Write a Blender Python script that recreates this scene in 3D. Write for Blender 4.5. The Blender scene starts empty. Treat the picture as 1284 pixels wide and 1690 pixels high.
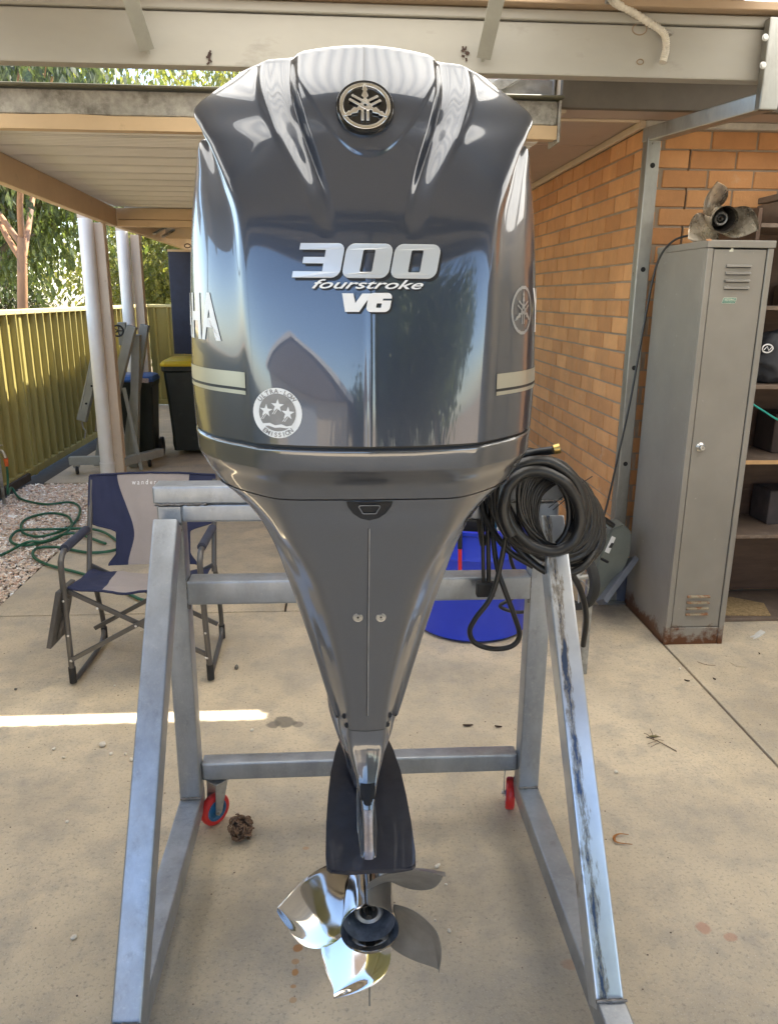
import bpy, bmesh, math, random
from mathutils import Vector, Matrix, noise
from mathutils.bvhtree import BVHTree
R = math.radians
random.seed(7)
SC = bpy.context.scene
COL = SC.collection

# ------------------------------------------------------------------ camera, sky, sun, exposure
EYE = Vector((0, 0, 1.62)); PITCH, YAW, ROLL = R(15.5), R(3.8), R(0.45)
fw = Vector((math.sin(YAW)*math.cos(PITCH), math.cos(YAW)*math.cos(PITCH), -math.sin(PITCH)))
rt = Vector((math.cos(YAW), -math.sin(YAW), 0)); up = rt.cross(fw)
rt, up = rt*math.cos(ROLL)+up*math.sin(ROLL), up*math.cos(ROLL)-rt*math.sin(ROLL)
cd = bpy.data.cameras.new('camera'); cam = bpy.data.objects.new('camera', cd); COL.objects.link(cam)
m = Matrix((rt, up, -fw)).transposed().to_4x4(); m.translation = EYE
cam.matrix_world = m
cd.sensor_fit = 'VERTICAL'; cd.sensor_height = 24; cd.lens = 24*1280/1690; cd.clip_start = 0.05; cd.clip_end = 800
SC.camera = cam
SUN_TO = Vector((0.50, 0.37, 1.0)).normalized()
w = bpy.data.worlds.new('World'); SC.world = w; w.use_nodes = True
nt = w.node_tree; bg = nt.nodes['Background']
sky = nt.nodes.new('ShaderNodeTexSky'); sky.sky_type = 'NISHITA'; sky.sun_disc = False
sky.sun_elevation = math.asin(SUN_TO.z); sky.sun_rotation = math.atan2(SUN_TO.x, SUN_TO.y)
sky.air_density = 1.0; sky.dust_density = 0.8; sky.ozone_density = 1.2
nt.links.new(sky.outputs[0], bg.inputs[0]); bg.inputs[1].default_value = 0.15
sd = bpy.data.lights.new('sun', 'SUN'); sd.energy = 4.8; sd.angle = R(0.5); sd.color = (1, .92, .78)
so = bpy.data.objects.new('sun', sd); COL.objects.link(so)
so.rotation_euler = (-SUN_TO).to_track_quat('-Z', 'Y').to_euler(); so.location = (3, 2, 8)
SC.view_settings.view_transform = 'Standard'; SC.view_settings.look = 'None'
SC.view_settings.exposure = 2.36; SC.view_settings.gamma = 1.0; SC.view_settings.use_curve_mapping = False
SC.cycles.max_bounces = 10; SC.cycles.diffuse_bounces = 5; SC.cycles.glossy_bounces = 5; SC.cycles.transmission_bounces = 4
SC.cycles.use_denoising = True; SC.cycles.sample_clamp_indirect = 6

# a pixel of the 1284 x 1690 photograph turned into a point at a known distance / on a known plane
def ray(px, py): return fw + rt*((px-642)/1280) - up*((py-845)/1280)
def PY(px, py, Y): d = ray(px, py); return EYE + d*(Y/d.y)
def PZ(px, py, Z=0.0): d = ray(px, py); return EYE + d*((Z-1.62)/d.z)

# ------------------------------------------------------------------ materials
MATS = {}
def newmat(name):
    m = bpy.data.materials.new(name); m.use_nodes = True
    return m, m.node_tree, m.node_tree.nodes['Principled BSDF']
def N(t, typ, **kw):
    n = t.nodes.new(typ)
    for k, v in kw.items(): setattr(n, k, v)
    return n
def mixc(t, fac, a, b, mode='MIX'):
    n = N(t, 'ShaderNodeMix', data_type='RGBA', blend_type=mode)
    for s, v in ((n.inputs[0], fac), (n.inputs[6], a), (n.inputs[7], b)):
        if hasattr(v, 'is_output') or isinstance(v, bpy.types.NodeSocket): t.links.new(v, s)
        elif isinstance(v, (int, float)): s.default_value = v
        else: s.default_value = (*v, 1)
    return n.outputs[2]
def ramp(t, src, p0, p1, v0=0, v1=1):
    n = N(t, 'ShaderNodeMapRange'); n.clamp = True
    t.links.new(src, n.inputs[0]); n.inputs[1].default_value = p0; n.inputs[2].default_value = p1
    n.inputs[3].default_value = v0; n.inputs[4].default_value = v1
    return n.outputs[0]
def noise_n(t, scale, detail=4, rough=.6, vec=None, stretch=None):
    n = N(t, 'ShaderNodeTexNoise'); n.inputs['Scale'].default_value = scale
    n.inputs['Detail'].default_value = detail; n.inputs['Roughness'].default_value = rough
    if vec is None: vec = N(t, 'ShaderNodeNewGeometry').outputs['Position']
    if stretch:
        mp = N(t, 'ShaderNodeMapping'); mp.inputs['Scale'].default_value = stretch
        t.links.new(vec, mp.inputs[0]); vec = mp.outputs[0]
    t.links.new(vec, n.inputs['Vector'])
    return n.outputs[0]
def bump(t, b, h, strength=.2, dist=.01):
    n = N(t, 'ShaderNodeBump'); n.inputs['Strength'].default_value = strength; n.inputs['Distance'].default_value = dist
    t.links.new(h, n.inputs['Height']); t.links.new(n.outputs[0], b.inputs['Normal'])
def M(name, col, rough=.5, metal=0, var=.25, vs=12, dirt=None, dirt_amt=(.55, .75), ds=5, bmp=0, bs=60, coat=0, rv=0, stretch=None, rnd=0, spec=None, trans=0):
    if name in MATS: return MATS[name]
    m, t, b = newmat(name)
    n1 = noise_n(t, vs, 5, .65, stretch=stretch)
    c = mixc(t, ramp(t, n1, .3, .7), tuple(x*(1-var) for x in col), tuple(min(1, x*(1+var)) for x in col))
    if rnd:
        oi = N(t, 'ShaderNodeObjectInfo')
        c = mixc(t, ramp(t, oi.outputs['Random'], 0, 1, 0, 1), mixc(t, 1.0, c, (1-rnd, 1-rnd*1.25, 1-rnd*1.5), 'MULTIPLY'), mixc(t, 1.0, c, (1+rnd*.5, 1+rnd*.6, 1+rnd*.6), 'MULTIPLY'))
    if dirt:
        n2 = noise_n(t, ds, 7, .7, stretch=stretch)
        c = mixc(t, ramp(t, n2, *dirt_amt), c, dirt)
    t.links.new(c, b.inputs['Base Color'])
    b.inputs['Roughness'].default_value = rough; b.inputs['Metallic'].default_value = metal
    if rv: t.links.new(ramp(t, noise_n(t, vs*1.7, 5, .7, stretch=stretch), .3, .7, max(.02, rough-rv), min(1, rough+rv)), b.inputs['Roughness'])
    if coat: b.inputs['Coat Weight'].default_value = coat; b.inputs['Coat Roughness'].default_value = .03
    if spec is not None: b.inputs['Specular IOR Level'].default_value = spec
    if bmp: bump(t, b, noise_n(t, bs, 5, .7, stretch=stretch), bmp, .004)
    if trans:
        out = t.nodes['Material Output']; tr = N(t, 'ShaderNodeBsdfTranslucent'); t.links.new(c, tr.inputs[0])
        mx = N(t, 'ShaderNodeMixShader'); mx.inputs[0].default_value = trans
        t.links.new(b.outputs[0], mx.inputs[1]); t.links.new(tr.outputs[0], mx.inputs[2]); t.links.new(mx.outputs[0], out.inputs[0])
    MATS[name] = m
    return m

# ------------------------------------------------------------------ object helpers
ORG = {}
def tagp(o, label=None, cat=None, group=None, kind=None):
    if label: o['label'] = label
    if cat: o['category'] = cat
    if group: o['group'] = group
    if kind: o['kind'] = kind
    return o
def thing(name, label, cat, loc=(0, 0, 0), rz=0, group=None, rot=None):
    o = bpy.data.objects.new(name, None); COL.objects.link(o); o.location = loc
    o.rotation_euler = rot if rot else (0, 0, rz); o.empty_display_size = .05
    ORG[o.name] = Vector(loc)
    return tagp(o, label, cat, group)
def link(name, me, mat, parent=None, local=False, smooth=False, sharp=None):
    o = bpy.data.objects.new(name, me); COL.objects.link(o)
    if mat is not None:
        for mm in (mat if isinstance(mat, (list, tuple)) else [mat]): me.materials.append(mm)
    if parent is not None:
        org = ORG.get(parent.name, Vector())
        if not local: me.transform(Matrix.Translation(-org))
        o.parent = parent; ORG[o.name] = org
    else: ORG[o.name] = Vector()
    if smooth:
        me.polygons.foreach_set('use_smooth', [True]*len(me.polygons))
        me.set_sharp_from_angle(angle=R(sharp or 40))
    return o
def obj(name, bm, mat, parent=None, local=False, smooth=False, sharp=None):
    me = bpy.data.meshes.new(name); bmesh.ops.recalc_face_normals(bm, faces=bm.faces); bm.to_mesh(me); bm.free()
    return link(name, me, mat, parent, local, smooth, sharp)
def B(): return bmesh.new()
def box(bm, c, s, rot=None, bev=0.0, seg=1):
    mt = Matrix.Translation(Vector(c)) @ (rot.to_4x4() if rot is not None else Matrix()) @ Matrix.Diagonal((*s, 1))
    r = bmesh.ops.create_cube(bm, size=1.0, matrix=mt)
    if bev:
        es = {e for v in r['verts'] for e in v.link_edges}
        bmesh.ops.bevel(bm, geom=list(es), offset=bev, segments=seg, profile=.6, affect='EDGES')
    return bm
def bb(bm, a, b, bev=0.0, seg=1):
    a, b = Vector(a), Vector(b)
    return box(bm, (a+b)/2, (abs(b.x-a.x), abs(b.y-a.y), abs(b.z-a.z)), None, bev, seg)
def frame_rot(d, upv=(0, 0, 1)):
    d = Vector(d).normalized(); u = Vector(upv)
    s = d.cross(u)
    if s.length < 1e-4: s = d.cross(Vector((0, 1, 0)))
    s.normalize(); u = s.cross(d)
    return Matrix((s, d, u)).transposed()
def bar(bm, p, q, w_, h_, upv=(0, 0, 1), bev=.003, seg=2):
    p, q = Vector(p), Vector(q)
    return box(bm, (p+q)/2, (w_, (q-p).length, h_), frame_rot(q-p, upv), bev, seg)
def cyl(bm, p, q, r, r2=None, seg=20, caps=True, bev=0):
    p, q = Vector(p), Vector(q); d = q-p
    mt = Matrix.Translation((p+q)/2) @ d.to_track_quat('Z', 'Y').to_matrix().to_4x4()
    bmesh.ops.create_cone(bm, cap_ends=caps, segments=seg, radius1=r, radius2=r if r2 is None else r2, depth=d.length, matrix=mt)
    return bm
def catmull(pts, n=8, closed=False):
    P = [Vector(p) for p in pts]; out = []
    L = len(P)
    for i in range(L if closed else L-1):
        if closed: a, b, c, d = P[(i-1) % L], P[i], P[(i+1) % L], P[(i+2) % L]
        else: b, c = P[i], P[i+1]; a = P[i-1] if i else b*2-c; d = P[i+2] if i+2 < L else c*2-b
        for k in range(n):
            t = k/n
            out.append(.5*((2*b)+(c-a)*t+(2*a-5*b+4*c-d)*t*t+(3*b-a-3*c+d)*t**3))
    if not closed: out.append(P[-1].copy())
    return out
def tube(bm, pts, r, seg=8, closed=False, caps=True, radii=None):
    P = [Vector(p) for p in pts]; n = len(P); rings = []
    t0 = (P[1]-P[0]).normalized(); s = t0.orthogonal().normalized()
    for i in range(n):
        if closed: t = (P[(i+1) % n]-P[i-1])
        else: t = P[min(i+1, n-1)]-P[max(i-1, 0)]
        if t.length < 1e-9: t = t0
        t = t.normalized(); s = (s-t*s.dot(t))
        s = s.normalized() if s.length > 1e-6 else t.orthogonal().normalized()
        u = t.cross(s); rr = radii[i] if radii else r
        rings.append([bm.verts.new(P[i]+(s*math.cos(a)+u*math.sin(a))*rr) for a in [2*math.pi*k/seg for k in range(seg)]])
    for i in range(n if closed else n-1):
        A, Bq = rings[i], rings[(i+1) % n]
        for k in range(seg): bm.faces.new((A[k], A[(k+1) % seg], Bq[(k+1) % seg], Bq[k]))
    if caps and not closed:
        bm.faces.new(rings[0][::-1]); bm.faces.new(rings[-1])
    return bm
def lathe(bm, prof, c=(0, 0, 0), axis=(0, 0, 1), seg=32):
    c = Vector(c); ax = Vector(axis).normalized(); s = ax.orthogonal().normalized(); u = ax.cross(s); rings = []
    for r_, h_ in prof:
        rings.append([bm.verts.new(c+ax*h_+(s*math.cos(a)+u*math.sin(a))*max(r_, 1e-5)) for a in [2*math.pi*k/seg for k in range(seg)]])
    for A, Bq in zip(rings, rings[1:]):
        for k in range(seg): bm.faces.new((A[k], A[(k+1) % seg], Bq[(k+1) % seg], Bq[k]))
    return bm
def prism(bm, pts2, z0, z1, f=None):
    """closed outline extruded between two levels; f maps (u, v, w) to a world point"""
    f = f or (lambda u, v, w_: Vector((u, v, w_)))
    a = [bm.verts.new(f(u, v, z0)) for u, v in pts2]; b = [bm.verts.new(f(u, v, z1)) for u, v in pts2]
    n = len(a); bm.faces.new(a[::-1]); bm.faces.new(b)
    for k in range(n): bm.faces.new((a[k], a[(k+1) % n], b[(k+1) % n], b[k]))
    return bm
def grid_faces(bm, G, closed_u=False):
    for i in range(len(G)-1):
        a, b = G[i], G[i+1]; n = len(a)
        for k in range(n if closed_u else n-1):
            q = (a[k], a[(k+1) % n], b[(k+1) % n], b[k])
            if len(set(q)) > 2: bm.faces.new(tuple(dict.fromkeys(q)))
def copy_tree(o, parent=None):
    c = o.copy(); COL.objects.link(c); c.parent = parent
    ORG[c.name] = ORG.get(o.name, Vector())
    for ch in o.children: copy_tree(ch, c)
    return c
def text_mesh(s, size=1.0, extrude=0.0, shear=0.0, align='CENTER', offset=0.0, space=1.0):
    cu = bpy.data.curves.new('t', 'FONT'); cu.body = s; cu.size = size; cu.extrude = extrude; cu.shear = shear
    cu.align_x = align; cu.align_y = 'CENTER'; cu.offset = offset; cu.space_character = space; cu.resolution_u = 4
    o = bpy.data.objects.new('t', cu); COL.objects.link(o)
    me = bpy.data.meshes.new_from_object(o.evaluated_get(bpy.context.evaluated_depsgraph_get()))
    bpy.data.objects.remove(o); bpy.data.curves.remove(cu)
    return me
def shape_mesh(splines, extrude=0.0, bevel=0.0):
    cu = bpy.data.curves.new('s', 'CURVE'); cu.dimensions = '2D'; cu.fill_mode = 'BOTH'; cu.extrude = extrude
    cu.bevel_depth = bevel; cu.bevel_resolution = 1
    for pts in splines:
        sp = cu.splines.new('POLY'); sp.points.add(len(pts)-1); sp.use_cyclic_u = True
        for p, q in zip(sp.points, pts): p.co = (q[0], q[1], 0, 1)
    o = bpy.data.objects.new('s', cu); COL.objects.link(o)
    me = bpy.data.meshes.new_from_object(o.evaluated_get(bpy.context.evaluated_depsgraph_get()))
    bpy.data.objects.remove(o); bpy.data.curves.remove(cu)
    return me
def fit(me, f):
    for v in me.vertices: v.co = f(v.co.copy())
    me.update(); return me

# ------------------------------------------------------------------ materials used in the setting
def concrete_mat():
    m, t, b = newmat('concrete'); geo = N(t, 'ShaderNodeNewGeometry').outputs['Position']
    c = mixc(t, ramp(t, noise_n(t, 1.3, 6, .62, geo), .32, .68), (.41, .345, .25), (.73, .60, .415))
    c = mixc(t, ramp(t, noise_n(t, 6, 8, .72, geo), .45, .72), c, (.38, .335, .27))
    c = mixc(t, ramp(t, noise_n(t, 2.6, 6, .7, geo), .56, .72, 0, .55), c, (.60, .50, .36))
    c = mixc(t, ramp(t, noise_n(t, 90, 3, .7, geo), .54, .70, 0, .6), c, (.20, .18, .15))
    c = mixc(t, ramp(t, noise_n(t, .55, 4, .6, geo), .42, .62, 0, .4), c, (.34, .30, .245))
    c = mixc(t, ramp(t, noise_n(t, 240, 2, .6, geo), .62, .72, 0, .55), c, (.68, .63, .55))
    c = mixc(t, ramp(t, noise_n(t, 28, 5, .8, geo), .60, .72, 0, .5), c, (.20, .175, .145))
    c = mixc(t, ramp(t, noise_n(t, 3.2, 8, .78, geo, (1, .45, 1)), .60, .72, 0, .35), c, (.30, .26, .205))
    vo = N(t, 'ShaderNodeTexVoronoi'); vo.inputs['Scale'].default_value = 55; t.links.new(geo, vo.inputs[0]); c = mixc(t, ramp(t, vo.outputs['Distance'], .04, .09, .28, 0), c, (.20, .17, .135))
    # stains, broad darker patches and painted soft shadows on this slab: x, y, radius x, radius y, colour, strength
    st = [((470, 1192), .045, .05, (.13, .12, .10), .75), ((452, 1196), .03, .03, (.15, .13, .11), .7), ((492, 1196), .022, .025, (.15, .13, .11), .6),
          ((495, 1528), .014, .012, (.42, .17, .03), .85), ((492, 1565), .013, .013, (.42, .17, .03), .85), ((488, 1587), .010, .009, (.45, .22, .06), .6),
          ((487, 1605), .011, .013, (.42, .18, .03), .75), ((484, 1628), .010, .008, (.45, .20, .05), .6), ((484, 1650), .009, .009, (.40, .2, .06), .5),
          ((505, 1400), .010, .008, (.5, .25, .1), .5), ((1160, 1533), .022, .022, (.44, .2, .13), .55), ((1204, 1546), .026, .018, (.44, .2, .13), .5),
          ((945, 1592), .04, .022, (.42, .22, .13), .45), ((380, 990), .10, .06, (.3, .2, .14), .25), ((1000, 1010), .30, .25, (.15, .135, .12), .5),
          ((700, 1110), .4, .12, (.2, .185, .16), .4), ((60, 1330), .25, .25, (.25, .22, .18), .3), ((560, 1480), .45, .3, (.25, .23, .20), .35),  # last patch: soft shadow of the motor painted on the floor
          ((860, 1500), .3, .5, (.24, .22, .19), .3)]  # soft shadow of the right stand leg, put into the colour
    w1 = noise_n(t, 14, 4, .6, geo)
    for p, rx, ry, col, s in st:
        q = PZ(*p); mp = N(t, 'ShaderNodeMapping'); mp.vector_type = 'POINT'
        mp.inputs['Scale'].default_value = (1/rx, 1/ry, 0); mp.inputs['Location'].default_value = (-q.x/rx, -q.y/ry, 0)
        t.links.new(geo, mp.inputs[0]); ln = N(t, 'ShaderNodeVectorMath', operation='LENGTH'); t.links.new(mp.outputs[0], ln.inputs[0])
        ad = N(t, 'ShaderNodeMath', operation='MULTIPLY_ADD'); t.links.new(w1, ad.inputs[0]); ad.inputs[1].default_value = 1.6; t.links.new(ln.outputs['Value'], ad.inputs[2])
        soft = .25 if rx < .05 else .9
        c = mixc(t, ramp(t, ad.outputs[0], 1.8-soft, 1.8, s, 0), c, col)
    t.links.new(c, b.inputs['Base Color']); b.inputs['Roughness'].default_value = .82; b.inputs['Specular IOR Level'].default_value = .3
    mxh = N(t, 'ShaderNodeMath', operation='ADD'); t.links.new(noise_n(t, 70, 6, .75, geo), mxh.inputs[0]); t.links.new(noise_n(t, 5, 4, .6, geo), mxh.inputs[1])
    bump(t, b, mxh.outputs[0], .6, .006)
    return m
CONC = concrete_mat()
DARKGAP = M('joint_dirt', (.05, .042, .034), .95)
EARTH = M('earth', (.30, .22, .14), .95, bmp=.4, bs=8, vs=.8)
GREYPAINT = M('grey_beam_paint', (.35, .335, .295), .55, var=.08, vs=3, dirt=(.22, .205, .175), dirt_amt=(.6, .8), ds=6, bmp=.12, bs=25, stretch=(.4, 1, 1))
CREAM = M('cream_paint', (.60, .44, .27), .5, var=.07, vs=4, dirt=(.36, .25, .15), dirt_amt=(.62, .8), ds=7, bmp=.08)
CREAM2 = M('cream_column_paint', (.62, .50, .38), .5, var=.06, vs=4, dirt=(.35, .26, .18), dirt_amt=(.64, .8), ds=9)
GALV = M('galvanised_steel', (.46, .46, .45), .42, .75, var=.22, vs=28, dirt=(.33, .32, .29), dirt_amt=(.55, .75), ds=14, rv=.12)
GALVOLD = M('weathered_galvanised_steel', (.36, .35, .32), .6, .35, var=.3, vs=22, dirt=(.16, .15, .13), dirt_amt=(.5, .68), ds=9, bmp=.2)
DECK = M('carport_deck_steel', (.70, .68, .64), .48, .0, var=.08, vs=2, rv=.08)
SOFFIT = M('soffit_sheet', (.50, .40, .33), .7, var=.05, vs=2, dirt=(.40, .30, .23), dirt_amt=(.6, .8))
TRIM = M('soffit_trim_paint', (.62, .50, .36), .5, var=.05)
PVC = M('white_pvc', (.80, .79, .77), .35, var=.05, vs=5, dirt=(.5, .46, .4), dirt_amt=(.62, .8))
ROOFM = M('corrugated_roof_steel', (.40, .38, .33), .45, .3, var=.06, vs=2)
SKYL = M('translucent_roof_sheet', (.80, .78, .72), .35, var=.05, vs=3, trans=.58)
FENCE = M('olive_steel_fence', (.31, .265, .085), .5, var=.05, vs=4, dirt=(.28, .23, .1), dirt_amt=(.66, .85), ds=5)
FENCECAP = M('fence_cap_paint', (.60, .52, .26), .5, var=.05)

# ------------------------------------------------------------------ ground
bm = B(); bb(bm, (-150, -150, -.4), (150, 200, -.05)); g = obj('ground', bm, EARTH); tagp(g, kind='structure')
drive = bpy.data.objects.new('driveway', None); COL.objects.link(drive); tagp(drive, kind='structure'); ORG['driveway'] = Vector()
slabs = [((-4.6, -7, 0), (1.562, 3.868, 0)), ((1.574, -7, 0), (5.2, 9, 0)), ((-1.83, 3.880, 0), (-.30, 6.9, 0)), ((-.288, 3.880, 0), (1.562, 6.9, 0)),
         ((-2.62, 6.912, 0), (-.9, 9.6, 0)), ((-.888, 6.912, 0), (1.562, 9.6, 0)), ((-4.6, 9.612, 0), (1.562, 13, 0))]
for a, c in slabs:
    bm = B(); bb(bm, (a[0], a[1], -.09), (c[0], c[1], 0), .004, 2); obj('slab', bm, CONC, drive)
bm = B(); bb(bm, (-4.5, -6.9, -.088), (5.1, 12.9, -.022)); obj('joint_filler', bm, DARKGAP, drive)
bm = B(); bb(bm, (-2.75, 3.88, -.05), (-1.84, 6.9, -.028)); o = obj('gravel_bed', bm, M('gravel_soil', (.25, .2, .15), .95)); tagp(o, kind='structure')

# gravel: many small stones, one mass
def stone(bm, c, r, rng):
    mt = Matrix.Translation(c) @ Matrix.Rotation(rng.random()*6.3, 4, 'Z') @ Matrix.Rotation(rng.random()*.8, 4, 'X') @ Matrix.Diagonal((r*rng.uniform(.8, 1.4), r*rng.uniform(.6, 1), r*rng.uniform(.45, .75), 1))
    v = bmesh.ops.create_icosphere(bm, subdivisions=1, radius=1, matrix=mt)['verts']
    for q in v: q.co += Vector((rng.uniform(-1, 1), rng.uniform(-1, 1), rng.uniform(-1, 1)))*r*.16
    return v
rng = random.Random(3)
gm, t, b = newmat('gravel_stones'); vn = N(t, 'ShaderNodeTexVoronoi'); vn.inputs['Scale'].default_value = 45
t.links.new(N(t, 'ShaderNodeNewGeometry').outputs['Position'], vn.inputs[0]); cr = N(t, 'ShaderNodeValToRGB')
for p, cc in ((0, (.72, .58, .46, 1)), (.3, (.60, .42, .32, 1)), (.5, (.80, .72, .62, 1)), (.7, (.45, .36, .30, 1)), (.9, (.85, .80, .72, 1))):
    e = cr.color_ramp.elements.new(p); e.color = cc
sp = N(t, 'ShaderNodeSeparateColor'); t.links.new(vn.outputs['Color'], sp.inputs[0]); t.links.new(sp.outputs[0], cr.inputs[0])
t.links.new(cr.outputs[0], b.inputs['Base Color']); b.inputs['Roughness'].default_value = .85
import numpy as np
def stones_mesh(name, n, x0, x1, y0, y1, mat, zf):
    bmp_ = B(); protos = []
    for k in range(6):
        b2 = B(); stone(b2, Vector((0, 0, 0)), 1, rng); b2.verts.ensure_lookup_table()
        protos.append((np.array([v.co[:] for v in b2.verts]), np.array([[v.index for v in f.verts] for f in b2.faces]))); b2.free()
    bmp_.free(); V = []; Fc = []; off = 0
    for k in range(n):
        pv, pf = protos[k % 6]; r = rng.uniform(.007, .017); a = rng.random()*6.3
        x, y = rng.uniform(x0, x1), rng.uniform(y0, y1)
        ca, sa = math.cos(a)*r, math.sin(a)*r
        q = np.stack([pv[:, 0]*ca-pv[:, 1]*sa+x, pv[:, 0]*sa+pv[:, 1]*ca+y, pv[:, 2]*r+zf(x, y)], 1)
        V.append(q); Fc.append(pf+off); off += len(pv)
    me = bpy.data.meshes.new(name); me.from_pydata(np.concatenate(V).tolist(), [], np.concatenate(Fc).tolist()); me.update()
    return link(name, me, mat)
o = stones_mesh('gravel', 15000, -2.74, -1.85, 3.9, 6.88, gm, lambda x, y: -.022+rng.random()*.022); tagp(o, kind='stuff')

# ------------------------------------------------------------------ brick house corner (each brick of its own)
BR = M('brick', (.60, .30, .125), .8, var=.12, vs=7, dirt=(.66, .47, .33), dirt_amt=(.60, .8), ds=6, bmp=.35, bs=110, rnd=.19)
MORT = M('mortar', (.33, .26, .19), .95, var=.15, bmp=.4)
WX, WY, WT = 1.50, 4.06, 2.42
CH = .0895; BL = .235
def brick_mesh(L, name='brick', k=0):
    bm = B(); box(bm, (0, 0, 0), (L-.010, .10, CH-.010), None, .003, 1)
    for v in bm.verts: v.co += Vector((noise.noise(v.co*31+Vector((k*5.1, 0, 0))), noise.noise(v.co*37+Vector((3, 1+k*3.3, 2))), noise.noise(v.co*29+Vector((0, 0, k*7.7)))))*.0022
    me = bpy.data.meshes.new(name); bm.to_mesh(me); bm.free(); me.materials.append(BR); return me
BM = {L: [brick_mesh(L, k=k) for k in range(6)] for L in (BL, BL/2-.005)}
house = thing('brick_wall', 'orange brick house wall running back from the corner beside the steel post', 'wall', (WX, WY, 0))
house2 = thing('brick_wall', 'orange brick wall facing the camera behind the grey locker and shelves', 'wall', (WX, WY, 0))
bm = B(); bb(bm, (WX+.006, WY+.006, 0), (WX+.24, 10.5, WT+.02)); obj('mortar_bed', bm, MORT, house)
bm = B(); bb(bm, (WX+.25, WY+.006, 0), (5.0, WY+.24, WT+.02)); obj('mortar_bed', bm, MORT, house2)
nrow = int(WT/CH)
cnt = 0
rb = random.Random(11); far_bricks = []
for r_ in range(nrow):
    z = WT-(r_+.5)*CH; y = WY
    first = True
    while y < 10.3:
        L = BL if not (first and r_ % 2) else BL/2-.005
        first = False
        c = Vector((WX+.05, y+L/2, z))
        if y < 6.35:
            o = bpy.data.objects.new('brick', BM[L][rb.randrange(6)]); COL.objects.link(o); o.parent = house
            o.location = c-Vector((WX, WY, 0))+Vector((rb.uniform(-.0015, .0015), 0, rb.uniform(-.001, .001))); o.rotation_euler = (rb.uniform(-.004, .004), 0, R(90)+rb.uniform(-.004, .004))
            cnt += 1
        else: far_bricks.append((c, L))
        y += L
bm = B()
for c, L in far_bricks: box(bm, c, (.10, L-.010, CH-.010), None)
o = obj('far_brickwork', bm, BR, house); o['kind'] = 'stuff'
hid = []
for r_ in range(nrow):
    z = WT-(r_+.5)*CH; x = WX+(0 if r_ % 2 else .1)+.012; x0 = x
    while x < 4.9:
        L = BL; c = Vector((x+L/2, WY+.05, z))
        if z > 1.55 and x < 2.7:
            o = bpy.data.objects.new('brick', BM[L][rb.randrange(6)]); COL.objects.link(o); o.parent = house2
            o.location = c-Vector((WX, WY, 0))+Vector((0, rb.uniform(-.002, .002), rb.uniform(-.001, .001))); o.rotation_euler = (0, rb.uniform(-.004, .004), rb.uniform(-.005, .005)); cnt += 1
        else: hid.append((c, L))
        x += L
bm = B()
for c, L in hid: box(bm, c, (L-.010, .10, CH-.010), None)
o = obj('lower_brickwork', bm, BR, house2); o['kind'] = 'stuff'

# eaves of the house
eave = thing('house_eave', 'pinkish cream eave lining above the orange brick corner', 'eave', (1.03, 3.8, 2.45))
bm = B(); bb(bm, (1.06, 3.86, 2.455), (5.0, 4.70, 2.475)); obj('soffit_sheet', bm, SOFFIT, eave)
bm = B(); bb(bm, (1.06, 4.712, 2.455), (1.78, 10.4, 2.475)); obj('soffit_sheet', bm, SOFFIT, eave)
bm = B(); bb(bm, (1.02, 3.82, 2.452), (5.0, 3.855, 2.60), .003); obj('fascia', bm, M('fascia_brown_grey', (.12, .105, .085), .6, var=.1), eave)
bm = B(); bb(bm, (1.02, 3.858, 2.44), (1.055, 10.4, 2.60), .003); obj('fascia', bm, TRIM, eave)
bm = B(); bb(bm, (WX-.028, WY-.03, 2.418), (WX-.002, 10.4, 2.453), .004); obj('trim_strip', bm, TRIM, eave)
bm = B(); bb(bm, (WX+.0, WY-.028, 2.42), (5.0, WY-.002, 2.453), .004); obj('trim_strip', bm, M('pale_trim', (.52, .50, .44), .5), eave)
bm = B(); bb(bm, (1.07, WY-.028, 2.443), (WX-.03, WY-.004, 2.4545), .003); obj('trim_strip', bm, TRIM, eave)
rfm = M('house_roof_tile', (.22, .10, .06), .8)
bm = B(); prism(bm, [(3.8, 2.605), (10.4, 2.605), (10.4, 2.65), (7, 4.2), (3.8, 2.65)], 1.0, 6.5, lambda u, v, w_: Vector((w_, u, v))); obj('roof', bm, rfm, eave)

# ------------------------------------------------------------------ our own carport: beam, knee braces, roof
ours = thing('carport_roof', 'grey painted steel carport beam and corrugated roof over the outboard motor', 'carport', (0, 3.3, 2.45))
bm = B(); bb(bm, (-4.5, 3.30, 2.452), (4.6, 3.37, 2.632), .006, 2); obj('beam', bm, GREYPAINT, ours)
bm = B(); bb(bm, (-4.5, 3.285, 2.636), (4.6, 3.37, 2.672), .004); obj('beam_cap', bm, GREYPAINT, ours)
bm = B(); bb(bm, (-4.5, 3.235, 2.676), (4.6, 3.37, 2.706), .003); obj('batten', bm, M('raw_timber', (.40, .29, .19), .75, vs=6, stretch=(.1, 1, 1), var=.2), ours)
def brace(px, py, x2, z2, y2):
    p = PY(px, py, 3.27); bm = B(); q = Vector((x2, y2, z2))
    bar(bm, p, q, .055, .012, (0, -.9, .4), .002); bar(bm, p+Vector((.0, .018, 0)), q+Vector((0, .018, 0)), .012, .032, (0, -.9, .4), .002)
    obj('knee_brace', bm, M('brace_paint', (.33, .33, .29), .5, var=.1), ours)
p = PY(243, 82, 3.27); brace(243, 82, p.x-.05, 2.86, 2.86)
p = PY(798, 96, 3.27); brace(798, 96, p.x+.03, 2.86, 2.86)
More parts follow.
